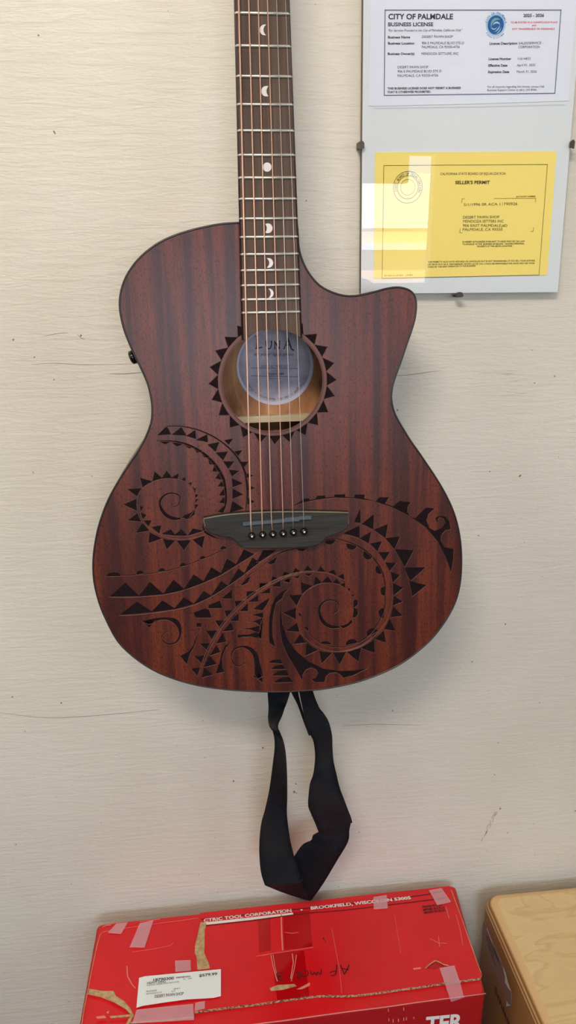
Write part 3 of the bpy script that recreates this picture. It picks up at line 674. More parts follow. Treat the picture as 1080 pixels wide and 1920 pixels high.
# bridge, saddle, pins
PZ = (360, 930, 3.375)
def P3(x_, y_, h): return G(PZ[0]+x_/PZ[2], PZ[1]+y_/PZ[2], h)
bo = spl([(72, 142), (200, 119), (350, 106), (540, 98), (750, 98), (900, 100)], 4)+[(993, 104)]+spl([(993, 180), (975, 212), (905, 245), (858, 262), (825, 290), (795, 312), (760, 322), (650, 328), (450, 334), (350, 332), (315, 325), (285, 298), (245, 265), (180, 257), (112, 235), (85, 205), (73, 165)], 4)
BH = .0085
bt = [P3(x_, y_, BH) for x_, y_ in bo]
bmB = MB(); n_ = len(bt)
ars = sum(bt[i].x*bt[(i+1) % n_].y-bt[(i+1) % n_].x*bt[i].y for i in range(n_))
bt_in = inset(bt, (.0009 if ars > 0 else -.0009))
bmB.poly(bt_in, 0); mid = [V((p.x, p.y, BH-.0012)) for p in bt]; low = [V((p.x, p.y, .0003)) for p in bt]
for i in range(n_):
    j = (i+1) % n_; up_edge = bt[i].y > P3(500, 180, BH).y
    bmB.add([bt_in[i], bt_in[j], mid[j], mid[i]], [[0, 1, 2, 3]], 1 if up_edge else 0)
    bmB.add([mid[i], mid[j], low[j], low[i]], [[0, 1, 2, 3]], 0)
bmB.build('bridge', [m_bridge, m_bedge], guitar)
mb = MB()
def bar(p0, p1, wd, h0, h1, mat=0):
    a = P3(*p0, h1); b = P3(*p1, h1); t = (b-a).normalized(); s_ = V((-t.y, t.x, 0))*wd/2
    for z0_, z1_ in ((h0, h1),):
        q = [a+s_, b+s_, b-s_, a-s_]; q0 = [V((p.x, p.y, h0)) for p in q]; q1 = [V((p.x, p.y, h1)) for p in q]
        mb.add(q0+q1, [[0, 1, 2, 3], [4, 5, 6, 7], [0, 1, 5, 4], [1, 2, 6, 5], [2, 3, 7, 6], [3, 0, 4, 7]], mat)
bar((322, 178), (590, 156), .0036, BH-.001, BH+.0028); bar((588, 152), (680, 146), .0045, BH-.001, BH+.0028); bar((680, 140), (755, 136), .0038, BH-.001, BH+.0028)
mb.build('saddle', m_saddle, guitar)
pins = [(378, 250), (446, 243), (511, 240), (576, 235), (641, 228), (708, 222)]
for p in pins:
    c = P3(*p, BH+.001); mb = MB()
    mb.lathe((c.x, c.y, BH-.001), (0, 0, 1), [(.0026, 0), (.0034, .0015), (.0038, .003), (.0034, .0045), (.0022, .0056), (.0009, .006)], 0, 16)
    mb.lathe((c.x, c.y, BH+.0048), (0, 0, 1), [(.0011, 0), (.0011, .0004), (.0006, .0006)], 1, 10)
    mb.build('bridge_pin', [m_black, m_pearl], guitar)
sp_ = [(372, 173), (444, 166), (503, 160), (576, 154), (639, 143), (706, 135)]
top_x = [447.4, 466.1, 483.8, 501.2, 518.2, 534.9]
rad = [.00075, .00062, .00052, .00045, .00034, .00026]
HS = BH+.0032
for i in range(6):
    s0 = P3(*sp_[i], HS); t0 = G(top_x[i], 0, HF+.0025)
    t_ = (ynut-s0.y)/(t0.y-s0.y); nutp = s0+(t0-s0)*t_; nutp.z = HF+.0035
    pn = P3(*pins[i], BH+.001); pn = V((pn.x, pn.y+.0022, BH+.0004))
    posts = sorted([t for t in tun if t[0] == (-1 if i < 3 else 1)], key=lambda t: t[1]); post = posts[i if i < 3 else 5-i][2]
    mb = MB(); mb.tube([pn, s0, nutp], rad[i], 0, 8); mb.tube([nutp, post], rad[i], 0, 6)
    mb.build('string', m_bronze if i < 4 else m_steel, guitar)
# strap button / jack on the upper bass side and end pin
mb = MB(); c = G(257, 667, -.018)
dirn = V((-1, -.35, 0)).normalized()
mb.lathe(c+V((.008, .003, 0)), dirn, [(.0055, 0), (.0055, .006), (.0045, .008), (.0045, .010), (.0068, .011), (.0068, .0145), (.005, .016)], 0, 16)
mb.build('control_knob', m_black, guitar)['label'] = 'small black knob on the bass side'
ep = V((0.004, .0005, -.048))
mb = MB(); mb.lathe(ep, (0, -1, 0), [(.006, 0), (.006, .003), (.004, .005), (.004, .010), (.0075, .012), (.0075, .014), (.003, .015)], 0, 16)
mb.build('end_pin', m_black, guitar)

# wall hanger for the headstock
hgp = GM @ tilt(xc, ynut+.004, -.012)
hg = empty('guitar_hanger', loc=(hgp.x, 0, hgp.z)); HM = Matrix.Translation((hgp.x, 0, hgp.z))
tag(hg, 'black padded guitar hanger screwed to the wall above, holding the guitar neck', 'hanger')
mb = MB(); mb.lathe((hgp.x, 0, hgp.z), (0, -1, 0), [(.028, 0), (.028, .006), (.01, .008)], 0, 24); mb.build('wall_plate', m_black, hg, HM)
mb = MB()
for sgn in (-1, 1):
    mb.tube([V((hgp.x, -.006, hgp.z)), V((hgp.x+sgn*.02, hgp.y+.022, hgp.z+.0)), V((hgp.x+sgn*.036, hgp.y+.012, hgp.z+.002)), V((hgp.x+sgn*.038, hgp.y-.03, hgp.z+.006))], .005, 0, 10)
mb.build('yoke', m_black, hg, HM)

# ------------------------------------------------------------------ nylon strap
SY = -.100
st = MB(); uvs = []
SZ = (460, 1270, 1047/240)
def sp3(p, y): return at_y(SZ[0]+p[0]/SZ[2], SZ[1]+p[1]/SZ[2], y)
ribbons = []
def ribbon(L, R_, yl, yr, n=7, rib=.0014):
    """edges traced at their own distance from the wall; yl, yr: wall distance of each edge per point"""
    A = spl([(*p, y) for p, y in zip(L, yl)], n); B = spl([(*p, y) for p, y in zip(R_, yr)], n)
    m = 5; vs = []; rows_ = []; acc = 0; prev = None
    for a, b in zip(A, B):
        pa = sp3(a, a[2]); pb = sp3(b, b[2]); c = (pa+pb)/2
        if prev is not None: acc += (c-prev).length
        prev = c; rows_.append(acc)
        for j in range(m+1): vs.append(pa.lerp(pb, j/m))
    o = len(st.v); fs = []
    for i in range(len(A)-1):
        for j in range(m): fs.append([i*(m+1)+j, i*(m+1)+j+1, (i+1)*(m+1)+j+1, (i+1)*(m+1)+j])
    st.add(vs, fs, 0, True)
    for i, ac in enumerate(rows_):
        for j in range(m+1): st.uv[o+i*(m+1)+j] = (j/m, ac/rib*.314)
yS = -.092
ribbon([(186, -50), (183, 120), (190, 230), (187, 320), (198, 395), (232, 460), (243, 560), (225, 720), (197, 920), (160, 1085), (130, 1195), (115, 1350), (118, 1500), (132, 1610), (160, 1697)],
       [(400, -50), (365, 120), (335, 215), (300, 310), (264, 400), (296, 480), (325, 600), (338, 780), (341, 980), (340, 1120), (365, 1320), (385, 1410), (402, 1478), (432, 1570), (463, 1682)],
       [-.075, -.085, -.088, -.075, -.070, -.085, -.095, -.092, -.085, -.078, -.072, -.070, -.072, -.078, -.084],
       [-.075, -.085, -.080, -.092, -.104, -.075, -.070, -.070, -.072, -.076, -.080, -.082, -.085, -.088, -.092])
ribbon([(160, 1697), (300, 1755), (440, 1802), (520, 1825), (545, 1815)], [(463, 1682), (466, 1684), (470, 1640), (425, 1570), (385, 1490)],
       [-.084, -.070, -.062, -.058, -.057], [-.092, -.080, -.066, -.060, -.058], 6)
ribbon([(545, 1815), (640, 1680), (740, 1512), (838, 1345), (850, 1250), (862, 1190)], [(385, 1490), (466, 1373), (538, 1335), (552, 1297), (575, 1280), (600, 1268)],
       [-.057, -.056, -.055, -.056, -.058, -.062], [-.058, -.055, -.060, -.054, -.060, -.062], 6)
ribbon([(875, 1185), (862, 1140), (840, 1085), (808, 1000), (770, 895), (742, 780), (720, 680), (712, 570), (708, 470), (685, 372), (645, 300), (600, 238), (550, 105), (525, -50)],
       [(602, 1272), (572, 1195), (540, 1120), (514, 1050), (518, 960), (530, 870), (556, 790), (570, 680), (568, 600), (555, 520), (532, 470), (500, 395), (440, 110), (410, -50)],
       [-.062, -.070, -.078, -.082, -.080, -.076, -.074, -.076, -.080, -.082, -.080, -.080, -.082, -.072], [-.062, -.066, -.070, -.076, -.082, -.084, -.080, -.078, -.078, -.080, -.083, -.085, -.086, -.074])
ribbon([(545, 470), (500, 360), (460, 240), (430, 110), (410, -50)], [(518, 474), (470, 345), (425, 220), (373, 110), (345, -50)], [-.077]*4+[-.07], [-.077]*4+[-.07])
so_ = st.build('guitar_strap', m_web)
uvl = so_.data.uv_layers.new(name='UV')
for lp in so_.data.loops: uvl.data[lp.index].uv = st.uv.get(lp.vertex_index, (0, 0))
md = so_.modifiers.new('thickness', 'SOLIDIFY'); md.thickness = .0012; md.offset = 0
tag(so_, 'black ribbed nylon strap dangling in a twisted loop below the guitar', 'strap')

# ------------------------------------------------------------------ clip frame with two documents
YF = -.014
fr_ = [at_y(677.5, 551, YF), at_y(1047.3, 548, YF)]
up_l = (at_y(682.3, 0, YF)-fr_[0]).normalized(); up_r = (at_y(1078.2, 182, YF)-fr_[1]).normalized()
FP = [fr_[0], fr_[1], fr_[1]+up_r*.305, fr_[0]+up_l*.305]
root = empty('clip_frame', loc=tuple(fr_[0])); RM = Matrix.Translation(fr_[0])
tag(root, 'frameless glass clip frame on the wall holding a white license and a yellow permit', 'picture frame')
mb = MB(); mb.slab([p+V((0, .0022, 0)) for p in FP], V((0, .0095, 0)), 0, 1); mb.build('backing_board', [m_back, m_edge], root, RM)
mb = MB(); mb.poly(FP, 0); mb.build('glass_pane', m_glass, root, RM)
for (x_, y_, ax) in ((679.5, 272, 0), (1070, 270.5, 0), (861, 550, 1)):
    c = at_y(x_, y_, YF); mb = MB()
    s1, s2 = (.0028, .0045) if ax == 0 else (.0045, .0024)
    sg = 1 if x_ < 800 else -1
    cx_ = c.x-(sg*.0006 if ax == 0 else 0); cz = c.z-(.001 if ax else 0)
    pts = [V((cx_+s1*a_*(.8 if (ax == 1 and b_ > 0) or (ax == 0 and a_*sg > 0) else 1), YF-.0022, cz+s2*b_*(.7 if ax == 0 and a_*sg > 0 else 1))) for a_, b_ in ((-1, -1), (1, -1), (1, .5), (.5, 1), (-.5, 1), (-1, .5))]
    mb.slab(pts, V((0, .0018, 0)))
    if ax == 0: mb.box((c.x-sg*.0030-.0006, YF-.002, c.z-.003), (c.x-sg*.0030+.0006, -.0005, c.z+.003))
    else: mb.box((c.x-.003, YF-.002, cz-.0032), (c.x+.003, -.0005, cz-.0018))
    mb.build('metal_clip', m_clip, root, RM)
YP = YF+.0016
NF = V((0, -1, 0))
def doc(name, quad, mats, label):
    m_ = MB(); m_.slab([at_y(*p, YP) for p in quad], V((0, .0004, 0)), 0); return m_
def pt(z, p, dy=.0003): return at_y(z[0]+p[0]/z[2], z[1]+p[1]/z[2], YP-dy)
mmpx = .88*.62e-3
def T(m_, z, s_, a, b, cap, mat, bold=0.0, shear=0.0):
    A_, B_ = pt(z, a), pt(z, b)
    # cap height measured at the text's place
    mid_ = ((a[0]+b[0])/2, (a[1]+b[1])/2); H = (pt(z, mid_)-pt(z, (mid_[0], mid_[1]-cap))).length
    put_text(m_, s_, A_, B_, NF, H, mat, bold, shear)
def rule(m_, z, pts, wd, mat, closed=False):
    q = [pt(z, p, .0002) for p in pts]
    if closed: q.append(q[0])
    for a, b in zip(q, q[1:]):
        t = (b-a).normalized(); s_ = V((-t.z, 0, t.x))*wd/2; e = t*wd/2
        m_.add([a+s_-e, b+s_+e, b-s_+e, a-s_-e], [[0, 1, 2, 3]], mat)
Z1_ = (700, 0, 5.4); Z2_ = (880, 0, 5.4); Z0 = (0, 0, 1)
ld = doc('x', [(691.8, 199), (880, 195), (1066.5, 189), (1083, -18), (694, -22)], None, '')
rule(ld, Z0, [(722, 19), (1051.9, 18.9), (1040.4, 175), (720.4, 178.9)], .0009, 1, True)
rule(ld, Z0, [(700, 203), (900, 200), (1060, 196)], .0003, 3)
for s_, a, b, cap, bo_, sh in (('CITY OF PALMDALE', (152, 194), (806, 193), 56, .028, 0), ('BUSINESS LICENSE', (150, 265), (606, 264), 39, .025, 0), ('"For Services Provided in the City of Palmdale, California Only"', (150, 320), (900, 316), 25, 0, .3),
    ('Business Name', (148, 388), (372, 387), 25, .03, 0), ('DESERT PAWN SHOP', (493, 384), (805, 382), 26, 0, 0), ('Business Location', (148, 450), (415, 449), 25, .03, 0), ('906 E PALMDALE BLVD STE D', (490, 448), (918, 446), 26, 0, 0),
    ('PALMDALE, CA 93550-4736', (490, 488), (875, 486), 26, 0, 0), ('Business Owner(s)', (146, 556), (416, 555), 25, .03, 0), ('MENDOZA SETTLERS, INC', (488, 556), (862, 553), 26, 0, 0),
    ('DESERT PAWN SHOP', (246, 692), (557, 690), 26, 0, 0), ('906 E PALMDALE BLVD STE D', (246, 735), (690, 731), 26, 0, 0), ('PALMDALE, CA 93550-4736', (246, 778), (656, 774), 26, 0, 0),
    ('THIS BUSINESS LICENSE DOES NOT PERMIT A BUSINESS', (143, 906), (885, 900), 22, .03, 0), ('THAT IS OTHERWISE PROHIBITED.', (141, 943), (582, 938), 22, .03, 0)):
    T(ld, Z1_, s_, a, b, cap, 2, bo_, sh)
for s_, a, b, cap, bo_, sh, mt in (('2025 - 2026', (547, 172), (755, 170), 32, .03, 0, 2), ('TO BE POSTED IN A CONSPICUOUS PLACE', (418, 236), (890, 233), 18, .02, 0, 4), ('AND', (632, 267), (677, 266), 17, .02, 0, 4), ('NOT TRANSFERABLE OR ASSIGNABLE', (432, 302), (862, 300), 18, .02, 0, 4),
    ('License Description', (205, 452), (484, 449), 25, .03, 0, 2), ('SALES/SERVICE -', (498, 449), (748, 446), 26, 0, .12, 2), ('CORPORATION', (496, 488), (712, 486), 26, 0, .12, 2), ('License Number', (195, 607), (424, 606), 25, .03, 0, 2), ('11614433', (490, 605), (618, 604), 25, 0, 0, 2),
    ('Effective Date', (192, 674), (384, 673), 25, .03, 0, 2), ('April 01, 2025', (482, 671), (665, 669), 25, 0, 0, 2), ('Expiration Date', (190, 740), (403, 738), 25, .03, 0, 2), ('March 31, 2026', (480, 737), (681, 735), 25, 0, 0, 2),
    ('For all inquiries regarding this license, contact Hdl,', (185, 888), (762, 885), 21, 0, 0, 2), ('Business Support Center at (661) 247-8384.', (182, 922), (685, 918), 21, 0, 0, 2)):
    T(ld, Z2_, s_, a, b, cap, mt, bo_, sh)
# round wave emblem
ec = pt(Z2_, (268, 252)); er = (pt(Z2_, (350, 252))-pt(Z2_, (186, 252))).length/2; EX, EZ = V((1, 0, 0)), V((0, 0, 1))
disc = lambda c, r, dy, k=40, a0=0, a1=360: [c+EX*r*math.cos(math.radians(a0+(a1-a0)*i/k))+EZ*r*math.sin(math.radians(a0+(a1-a0)*i/k))+V((0, dy, 0)) for i in range(k)]
ld.poly(disc(ec, er*1.22, .0002), 5); ld.poly(disc(ec, er, .0001), 6)
def crescent(c, r, a0, a1, w0, mat, dy):
    k = 16; o_, i_ = [], []
    for j in range(k+1):
        a = math.radians(a0+(a1-a0)*j/k); ww = w0*math.sin(math.pi*j/k)
        d = EX*math.cos(a)+EZ*math.sin(a); o_.append(c+d*(r+ww/2)+V((0, dy, 0))); i_.append(c+d*(r-ww/2)+V((0, dy, 0)))
    ld.add(o_+i_, [[j, j+1, k+2+j, k+1+j] for j in range(k)], mat)
crescent(ec+EX*er*.15-EZ*er*.1, er*.72, 60, 200, er*.30, 7, -.0001); crescent(ec+EX*er*.1-EZ*er*.25, er*.5, 30, 160, er*.2, 5, -.0001)
crescent(ec-EX*er*.35+EZ*er*.1, er*.85, -75, -5, er*.13, 5, -.0001); crescent(ec-EX*er*.3-EZ*er*.02, er*1.0, -68, -10, er*.10, 5, -.00012); crescent(ec-EX*er*.2, er*.45, 200, 330, er*.12, 5, -.0001)
arc_text(ld, 'CITY OF PALMDALE', ec, er*1.12, 172, 8, er*.34, 6, EX, EZ)
arc_text(ld, 'A place to call home', ec, er*1.42, 218, 322, er*.26, 6, EX, EZ, outward=False)
o = ld.build('business_license', [m_paper, m_navy, m_text, newmat('paper_edge_grey', srgb(176, 180, 194), .8), m_red_ink, m_lblue, m_blue, m_teal], root, RM)
o['label'] = 'white city business license in the upper half of the frame'
pd = doc('y', [(701, 522.3), (1026, 516), (1043.6, 284), (703.5, 285.6)], None, '')
Z3 = (690, 270, 1080/370)
rule(pd, Z3, [(87, 118), (982, 112), (936, 717), (77, 735)], .0005, 1, True)
for p in ([(513, 322), (515, 300), (528, 300)], [(690, 298), (917, 297), (917, 318)], [(505, 462), (502, 484), (516, 487)], [(890, 478), (904, 479), (906, 458)]): rule(pd, Z3, p, .0004, 1)
for s_, a, b, cap, bo_ in (('CALIFORNIA STATE BOARD OF EQUALIZATION', (395, 170), (752, 168), 14, 0), ("SELLER'S PERMIT", (477, 219), (666, 218), 18, .03), ('ACCOUNT NUMBER', (810, 292), (917, 290), 8, .01), ('5/1/1996 SR ACA 11790926', (524, 339), (817, 334), 15, 0),
    ('DESERT PAWN SHOP', (520, 408), (718, 406), 15, 0), ('MENDOZA SETTERS INC', (520, 430), (742, 429), 15, 0), ('906 EAST PALMDALE,#D', (519, 453), (762, 453), 15, 0), ('PALMDALE, CA 93550', (518, 475), (735, 474), 15, 0),
    ('IS HEREBY AUTHORIZED PURSUANT TO SALES AND USE TAX LAW', (517, 540), (858, 536), 9, .015), ('TO ENGAGE  IN THE  BUSINESS OF SELLING  TANGIBLE PERSONAL', (517, 553), (856, 549), 9, .015), ('PROPERTY AT THE ABOVE LOCATION.', (598, 565), (790, 562), 9, .015),
    ('THIS PERMIT IS VALID UNTIL REVOKED OR CANCELLED BUT IS NOT TRANSFERABLE. IF YOU SELL YOUR BUSINESS,', (328, 650), (915, 642), 9, .01), ('OR DROP OUT OF A  PARTNERSHIP, NOTIFY US OR YOU COULD BE RESPONSIBLE FOR SALES AND USE TAXES', (327, 664), (912, 656), 9, .01), ('OWED BY THE NEW OPERATOR OF THE BUSINESS', (327, 678), (588, 671), 9, .01), ('BT-442-R LZ REV.  (10-85)', (90, 725), (245, 720), 8, 0)):
    T(pd, Z3, s_, a, b, cap, 1, bo_)
sc_ = pt(Z3, (218, 237)); sr = (pt(Z3, (300, 237))-pt(Z3, (140, 237))).length/2
for r0, r1 in ((.97, 1.0), (.70, .73), (.48, .5)):
    a = disc(sc_, sr*r1, 0, 48); b = disc(sc_, sr*r0, 0, 48); pd.add(a+b, [[i, (i+1) % 48, 48+(i+1) % 48, 48+i] for i in range(48)], 1)
arc_text(pd, 'STATE BOARD OF EQUALIZATION', sc_, sr*.76, 200, -20, sr*.22, 1, EX, EZ)
o = pd.build('sellers_permit', [m_yellow, m_yink], root, RM); o['label'] = 'yellow typed seller permit in the lower half of the frame'

# ------------------------------------------------------------------ red carton
ZT = .497
def bz(px, py, dz=0.0): return at_z(px, py, ZT+dz)
rb = empty('cardboard_box', loc=(.08, -.1, 0)); BM = Matrix.Translation((.08, -.1, 0))
tag(rb, 'battered red cardboard power tool carton with a white price label, standing against the wall', 'box')
c_bl, c_br = bz(182, 1734), bz(866, 1690); c_br = V((c_br.x, bz(845, 1661).y, ZT)); c_fr, c_fl = bz(911, 1862), bz(480, 1920)
fl_dir = (c_fl-c_fr).normalized(); xl = bz(150, 1920).x-.002; c_fl = c_fr+fl_dir*((xl-c_fr.x)/fl_dir.x)
topc = [c_bl, c_br, c_fr, c_fl]
for p in topc: p.y = min(p.y, -.003)
mb = MB(); k = 4; N_ = 10
bm_pts = [V((p.x, p.y, ZT)) for p in topc]
def rounded(poly_, r_, sgm=4):
    out = []
    for i in range(len(poly_)):
        p = poly_[i]; a = (poly_[i-1]-p).normalized(); b = (poly_[(i+1) % len(poly_)]-p).normalized()
        for j in range(sgm+1):
            t = j/sgm; out.append(p+a*r_*(1-t)**2+b*r_*t**2)
    return out
rp = rounded(bm_pts, .006); nr = len(rp); cen = sum(rp, V())/nr
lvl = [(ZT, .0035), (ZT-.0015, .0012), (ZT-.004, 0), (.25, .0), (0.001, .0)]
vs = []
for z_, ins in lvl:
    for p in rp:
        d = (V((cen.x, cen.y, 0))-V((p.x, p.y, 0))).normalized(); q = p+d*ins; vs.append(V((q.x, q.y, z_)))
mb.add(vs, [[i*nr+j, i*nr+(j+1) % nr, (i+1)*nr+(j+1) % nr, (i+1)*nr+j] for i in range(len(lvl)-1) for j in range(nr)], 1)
mb.poly(vs[:nr], 0)
nf = V((fl_dir.y, -fl_dir.x, 0)); nf = nf if nf.y < 0 else -nf
tdir = -fl_dir
def on_front(px, py, off=.0006):
    d = ray(px, py); p0 = c_fr+nf*off; return CAM+d*((p0-CAM).dot(nf)/d.dot(nf))
put_text(mb, 'TER', on_front(797, 1934), on_front(867, 1927), nf, .026, 2, .035, up=V((0, 0, 1)))
for (x_, y_, h_) in ((729, 1912, 3), (737, 1914, 4), (747, 1913, 3), (757, 1911, 3), (762, 1910, 3), (776, 1909, 2), (728, 1894, 3), (757, 1892, 3)):
    mb.poly([on_front(x_-.8, y_-h_), on_front(x_+.8, y_-h_), on_front(x_+.9, y_+h_), on_front(x_-.7, y_+h_)], 3)
mb.tube([V((p.x, p.y, ZT-.001)) for p in (c_fl.lerp(c_fr, t/12)+nf*(-.0004+.0003*math.sin(t*2.3)) for t in range(13))], .0007, 3, 6)
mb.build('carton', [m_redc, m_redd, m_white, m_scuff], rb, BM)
# big top flap
edge = [(365, 1896), (420, 1889), (480, 1882), (520, 1876), (558, 1871), (590, 1867), (613, 1865.6), (644, 1866.5), (680, 1864), (700, 1861.5), (745, 1855), (790, 1849), (834, 1842), (875, 1837), (899, 1833.5), (904, 1828)]
flap_px = [(366, 1706), (376, 1711.5), (500, 1698), (600, 1687.5), (700, 1676.5), (800, 1666), (843, 1661), (862, 1708), (880, 1760), (896, 1805)]+edge[::-1]+[(364, 1880), (367, 1820), (362, 1780), (370, 1740)]
flap_px[0] = (372, 1716)
def bf(px, py, dz=.0045): return at_z(px, py, ZT+dz)
mb = MB(); FPz = [bf(*p) for p in flap_px]
for p in FPz: p.y = min(p.y, -.002)
mb.slab(FPz, V((0, 0, -.0038)), 0, 1)
def patch(m_, pts, mat, dz=.0048, smooth=False):
    m_.poly([bf(p[0], p[1], dz) for p in pts], mat)
def fstroke(m_, pts, wd, mat, dz=.005):
    q = [bf(p[0], p[1], dz) for p in pts]; L, R_ = stroke2([(p.x, p.y) for p in q], wd); k = len(L)
    m_.add([V((p.x, p.y, ZT+dz)) for p in L+R_], [[i, i+1, k+i+1, k+i] for i in range(k-1)], mat)
fstroke(mb, [(377, 1724), (450, 1716), (520, 1708), (575, 1703), (650, 1695), (740, 1685), (800, 1677), (834, 1671)], .0016, 2)
fstroke(mb, [(387, 1735), (480, 1725), (575, 1712), (650, 1706), (740, 1695), (800, 1688), (836, 1683)], .0014, 2)
patch(mb, [(379, 1730), (470, 1720), (549, 1711), (550, 1714.5), (470, 1725), (388, 1734)], 3)
def FT(m_, s_, a, b, cap, mat, bold=0., shear=0., dz=.0052):
    A_, B_ = bf(*a, dz), bf(*b, dz); put_text(m_, s_, A_, B_, V((0, 0, 1)), cap, mat, bold, shear)
FT(mb, 'CTRIC TOOL CORPORATION', (382, 1728.5), (547, 1709.5), .0052, 3, .03)
patch(mb, [(563, 1706), (566, 1704.5), (568, 1706), (565, 1707.5)], 3, .0052)
FT(mb, 'BROOKFIELD, WISCONSIN 53005', (583, 1705.5), (771, 1685.5), .0052, 3, .035)
for s_, a, b in (('PRINTED IN U.S.A.', (793, 1702.5), (829, 1697.5)), ('IMPRIME AUX E.-U.', (794, 1708), (834, 1702.5)), ('IMPRESO EN EE.UU.', (795.5, 1713.5), (836, 1707.5))): FT(mb, s_, a, b, .0037, 4, .03)
HZ = (480, 1740, 4.5)
hw_ = lambda pts: [(HZ[0]+x_/HZ[2], HZ[1]+y_/HZ[2]) for x_, y_ in pts]
for p in ([(787, 310), (768, 350), (745, 392)], [(712, 310), (728, 350), (745, 392)], [(720, 338), (750, 345), (782, 352)], [(682, 308), (680, 350), (672, 388), (650, 402), (630, 398)], [(622, 378), (645, 366), (682, 362)],
          [(550, 348), (545, 392), (520, 372), (510, 398), (492, 374), (478, 395), (455, 362)], [(400, 362), (425, 358), (440, 378), (432, 400), (408, 410), (388, 405)], [(335, 378), (362, 370), (385, 388), (372, 412), (335, 420)], [(338, 400), (378, 396)],
          [(292, 404), (274, 410)], [(230, 380), (190, 378), (172, 392), (188, 408), (212, 404)], [(205, 408), (186, 424), (200, 438), (232, 436)], [(566, 78), (572, 92), (578, 100)], [(582, 108), (588, 116)]):
    fstroke(mb, [tuple(x_) for x_ in spl(hw_(p), 4)], .0013, 4)
# shiny dark tape panel, scuffs and slits
patch(mb, [(484, 1722), (506, 1720), (508, 1782), (486, 1786)], 5, .0047); patch(mb, [(531, 1712), (580, 1707), (586, 1775), (533, 1781)], 5, .0047)
patch(mb, [(508, 1788), (570, 1782), (580, 1868), (520, 1876)], 5, .0047)
for p, wd in (([(527, 1705), (528, 1745), (530, 1782)], .0018), ([(480, 1793), (530, 1785), (588, 1776)], .0008), ([(508, 1790), (512, 1812), (520, 1840)], .0012), ([(512, 1790), (515, 1810), (519, 1828)], .0009), ([(548, 1788), (550, 1805), (545, 1835)], .0012), ([(556, 1790), (552, 1815), (546, 1840)], .001),
              ([(534, 1748), (548, 1750), (560, 1748)], .0008), ([(622, 1740), (636, 1815), (641, 1862)], .0004), ([(740, 1716), (752, 1790)], .0004), ([(806, 1760), (822, 1768), (838, 1769)], .0009), ([(822, 1755), (824, 1775)], .0008), ([(775, 1817), (789, 1815)], .0025), ([(836, 1700), (842, 1722)], .0008), ([(855, 1715), (862, 1740), (868, 1772)], .0006), ([(540, 1640), (540, 1641)], .0001)):
    fstroke(mb, p, wd, 6)
patch(mb, [(505, 1853), (520, 1847), (552, 1845), (556, 1849), (530, 1856), (508, 1858)], 7); patch(mb, [(556, 1855), (568, 1849), (581, 1842), (581, 1848), (566, 1855)], 6)
# raised slit at the right
patch(mb, [(798, 1815), (806, 1808), (816, 1801), (822, 1803), (830, 1808), (841, 1810), (828, 1812), (815, 1817)], 5)
fstroke(mb, [(798, 1815), (807, 1807), (816, 1801), (824, 1804), (832, 1808.5), (841, 1810.5)], .0016, 7, .0062)
# pale worn right rim
fstroke(mb, [(846, 1668), (862, 1712), (878, 1757), (892, 1797), (902, 1824)], .0009, 7, .0049)
mb.build('top_flap', [m_redc, m_corr, m_blackline, m_white, m_blk, m_dkred, m_scuff, m_kraft], rb, BM)
# left flap piece with its torn edge
lf = MB(); lfp = [(196, 1736), (215, 1731), (300, 1722), (375, 1714), (375, 1728), (368, 1752), (365, 1785), (369, 1800), (370, 1818), (368, 1870), (364, 1905), (300, 1912), (244, 1916), (250, 1905), (236, 1890), (215, 1877), (190, 1867), (163, 1861), (172, 1810), (182, 1762), (186, 1742)]
lf.slab([bf(p[0], p[1], .0036) for p in lfp], V((0, 0, -.003)), 0, 1)
patch(lf, [(376, 1729), (387, 1731), (384, 1745), (383, 1787), (391, 1805), (393.5, 1816), (370, 1819), (369, 1795), (365, 1787), (366, 1770), (370, 1756)], 1, .0051)
patch(lf, [(167, 1853.5), (192, 1858), (213, 1858), (217, 1867), (233, 1877), (244, 1890), (251, 1904), (242, 1920), (236, 1920), (246, 1902), (235, 1891), (220, 1883), (196, 1869), (166, 1862)], 1, .0042)
patch(lf, [(205, 1905), (246, 1902), (246, 1906), (208, 1909)], 1, .0042)
fstroke(lf, [(188, 1752), (182, 1772), (174, 1810), (166, 1850), (158, 1890), (153, 1922)], .0008, 1, .0042); fstroke(lf, [(188, 1752), (194, 1747), (230, 1741), (300, 1731), (340, 1726), (374, 1721)], .0007, 2, .0042)
fstroke(lf, [(248, 1785), (290, 1779), (320, 1773), (326, 1766)], .0006, 2, .0042); fstroke(lf, [(238, 1811), (239, 1830), (247, 1845), (254, 1853)], .0014, 2, .0042)
fstroke(lf, [(192, 1738), (199, 1735), (208, 1734)], .0014, 2, .0042); fstroke(lf, [(262, 1728), (280, 1726), (300, 1723.5)], .0009, 2, .0042)
for p in ([(180, 1906), (196, 1904), (200, 1909), (182, 1910)], [(199, 1898), (205, 1895), (203, 1901)]): patch(lf, p, 2, .0042)
put_text(lf, 'FMC3', bf(262, 1908, .0045), bf(274, 1911, .0045), V((0, 0, 1)), .004, 3)
o = lf.build('side_flap', [m_redc, m_kraft, m_scuff, m_blk], rb, BM); o['label'] = 'torn left piece of the red lid with bare brown tear'
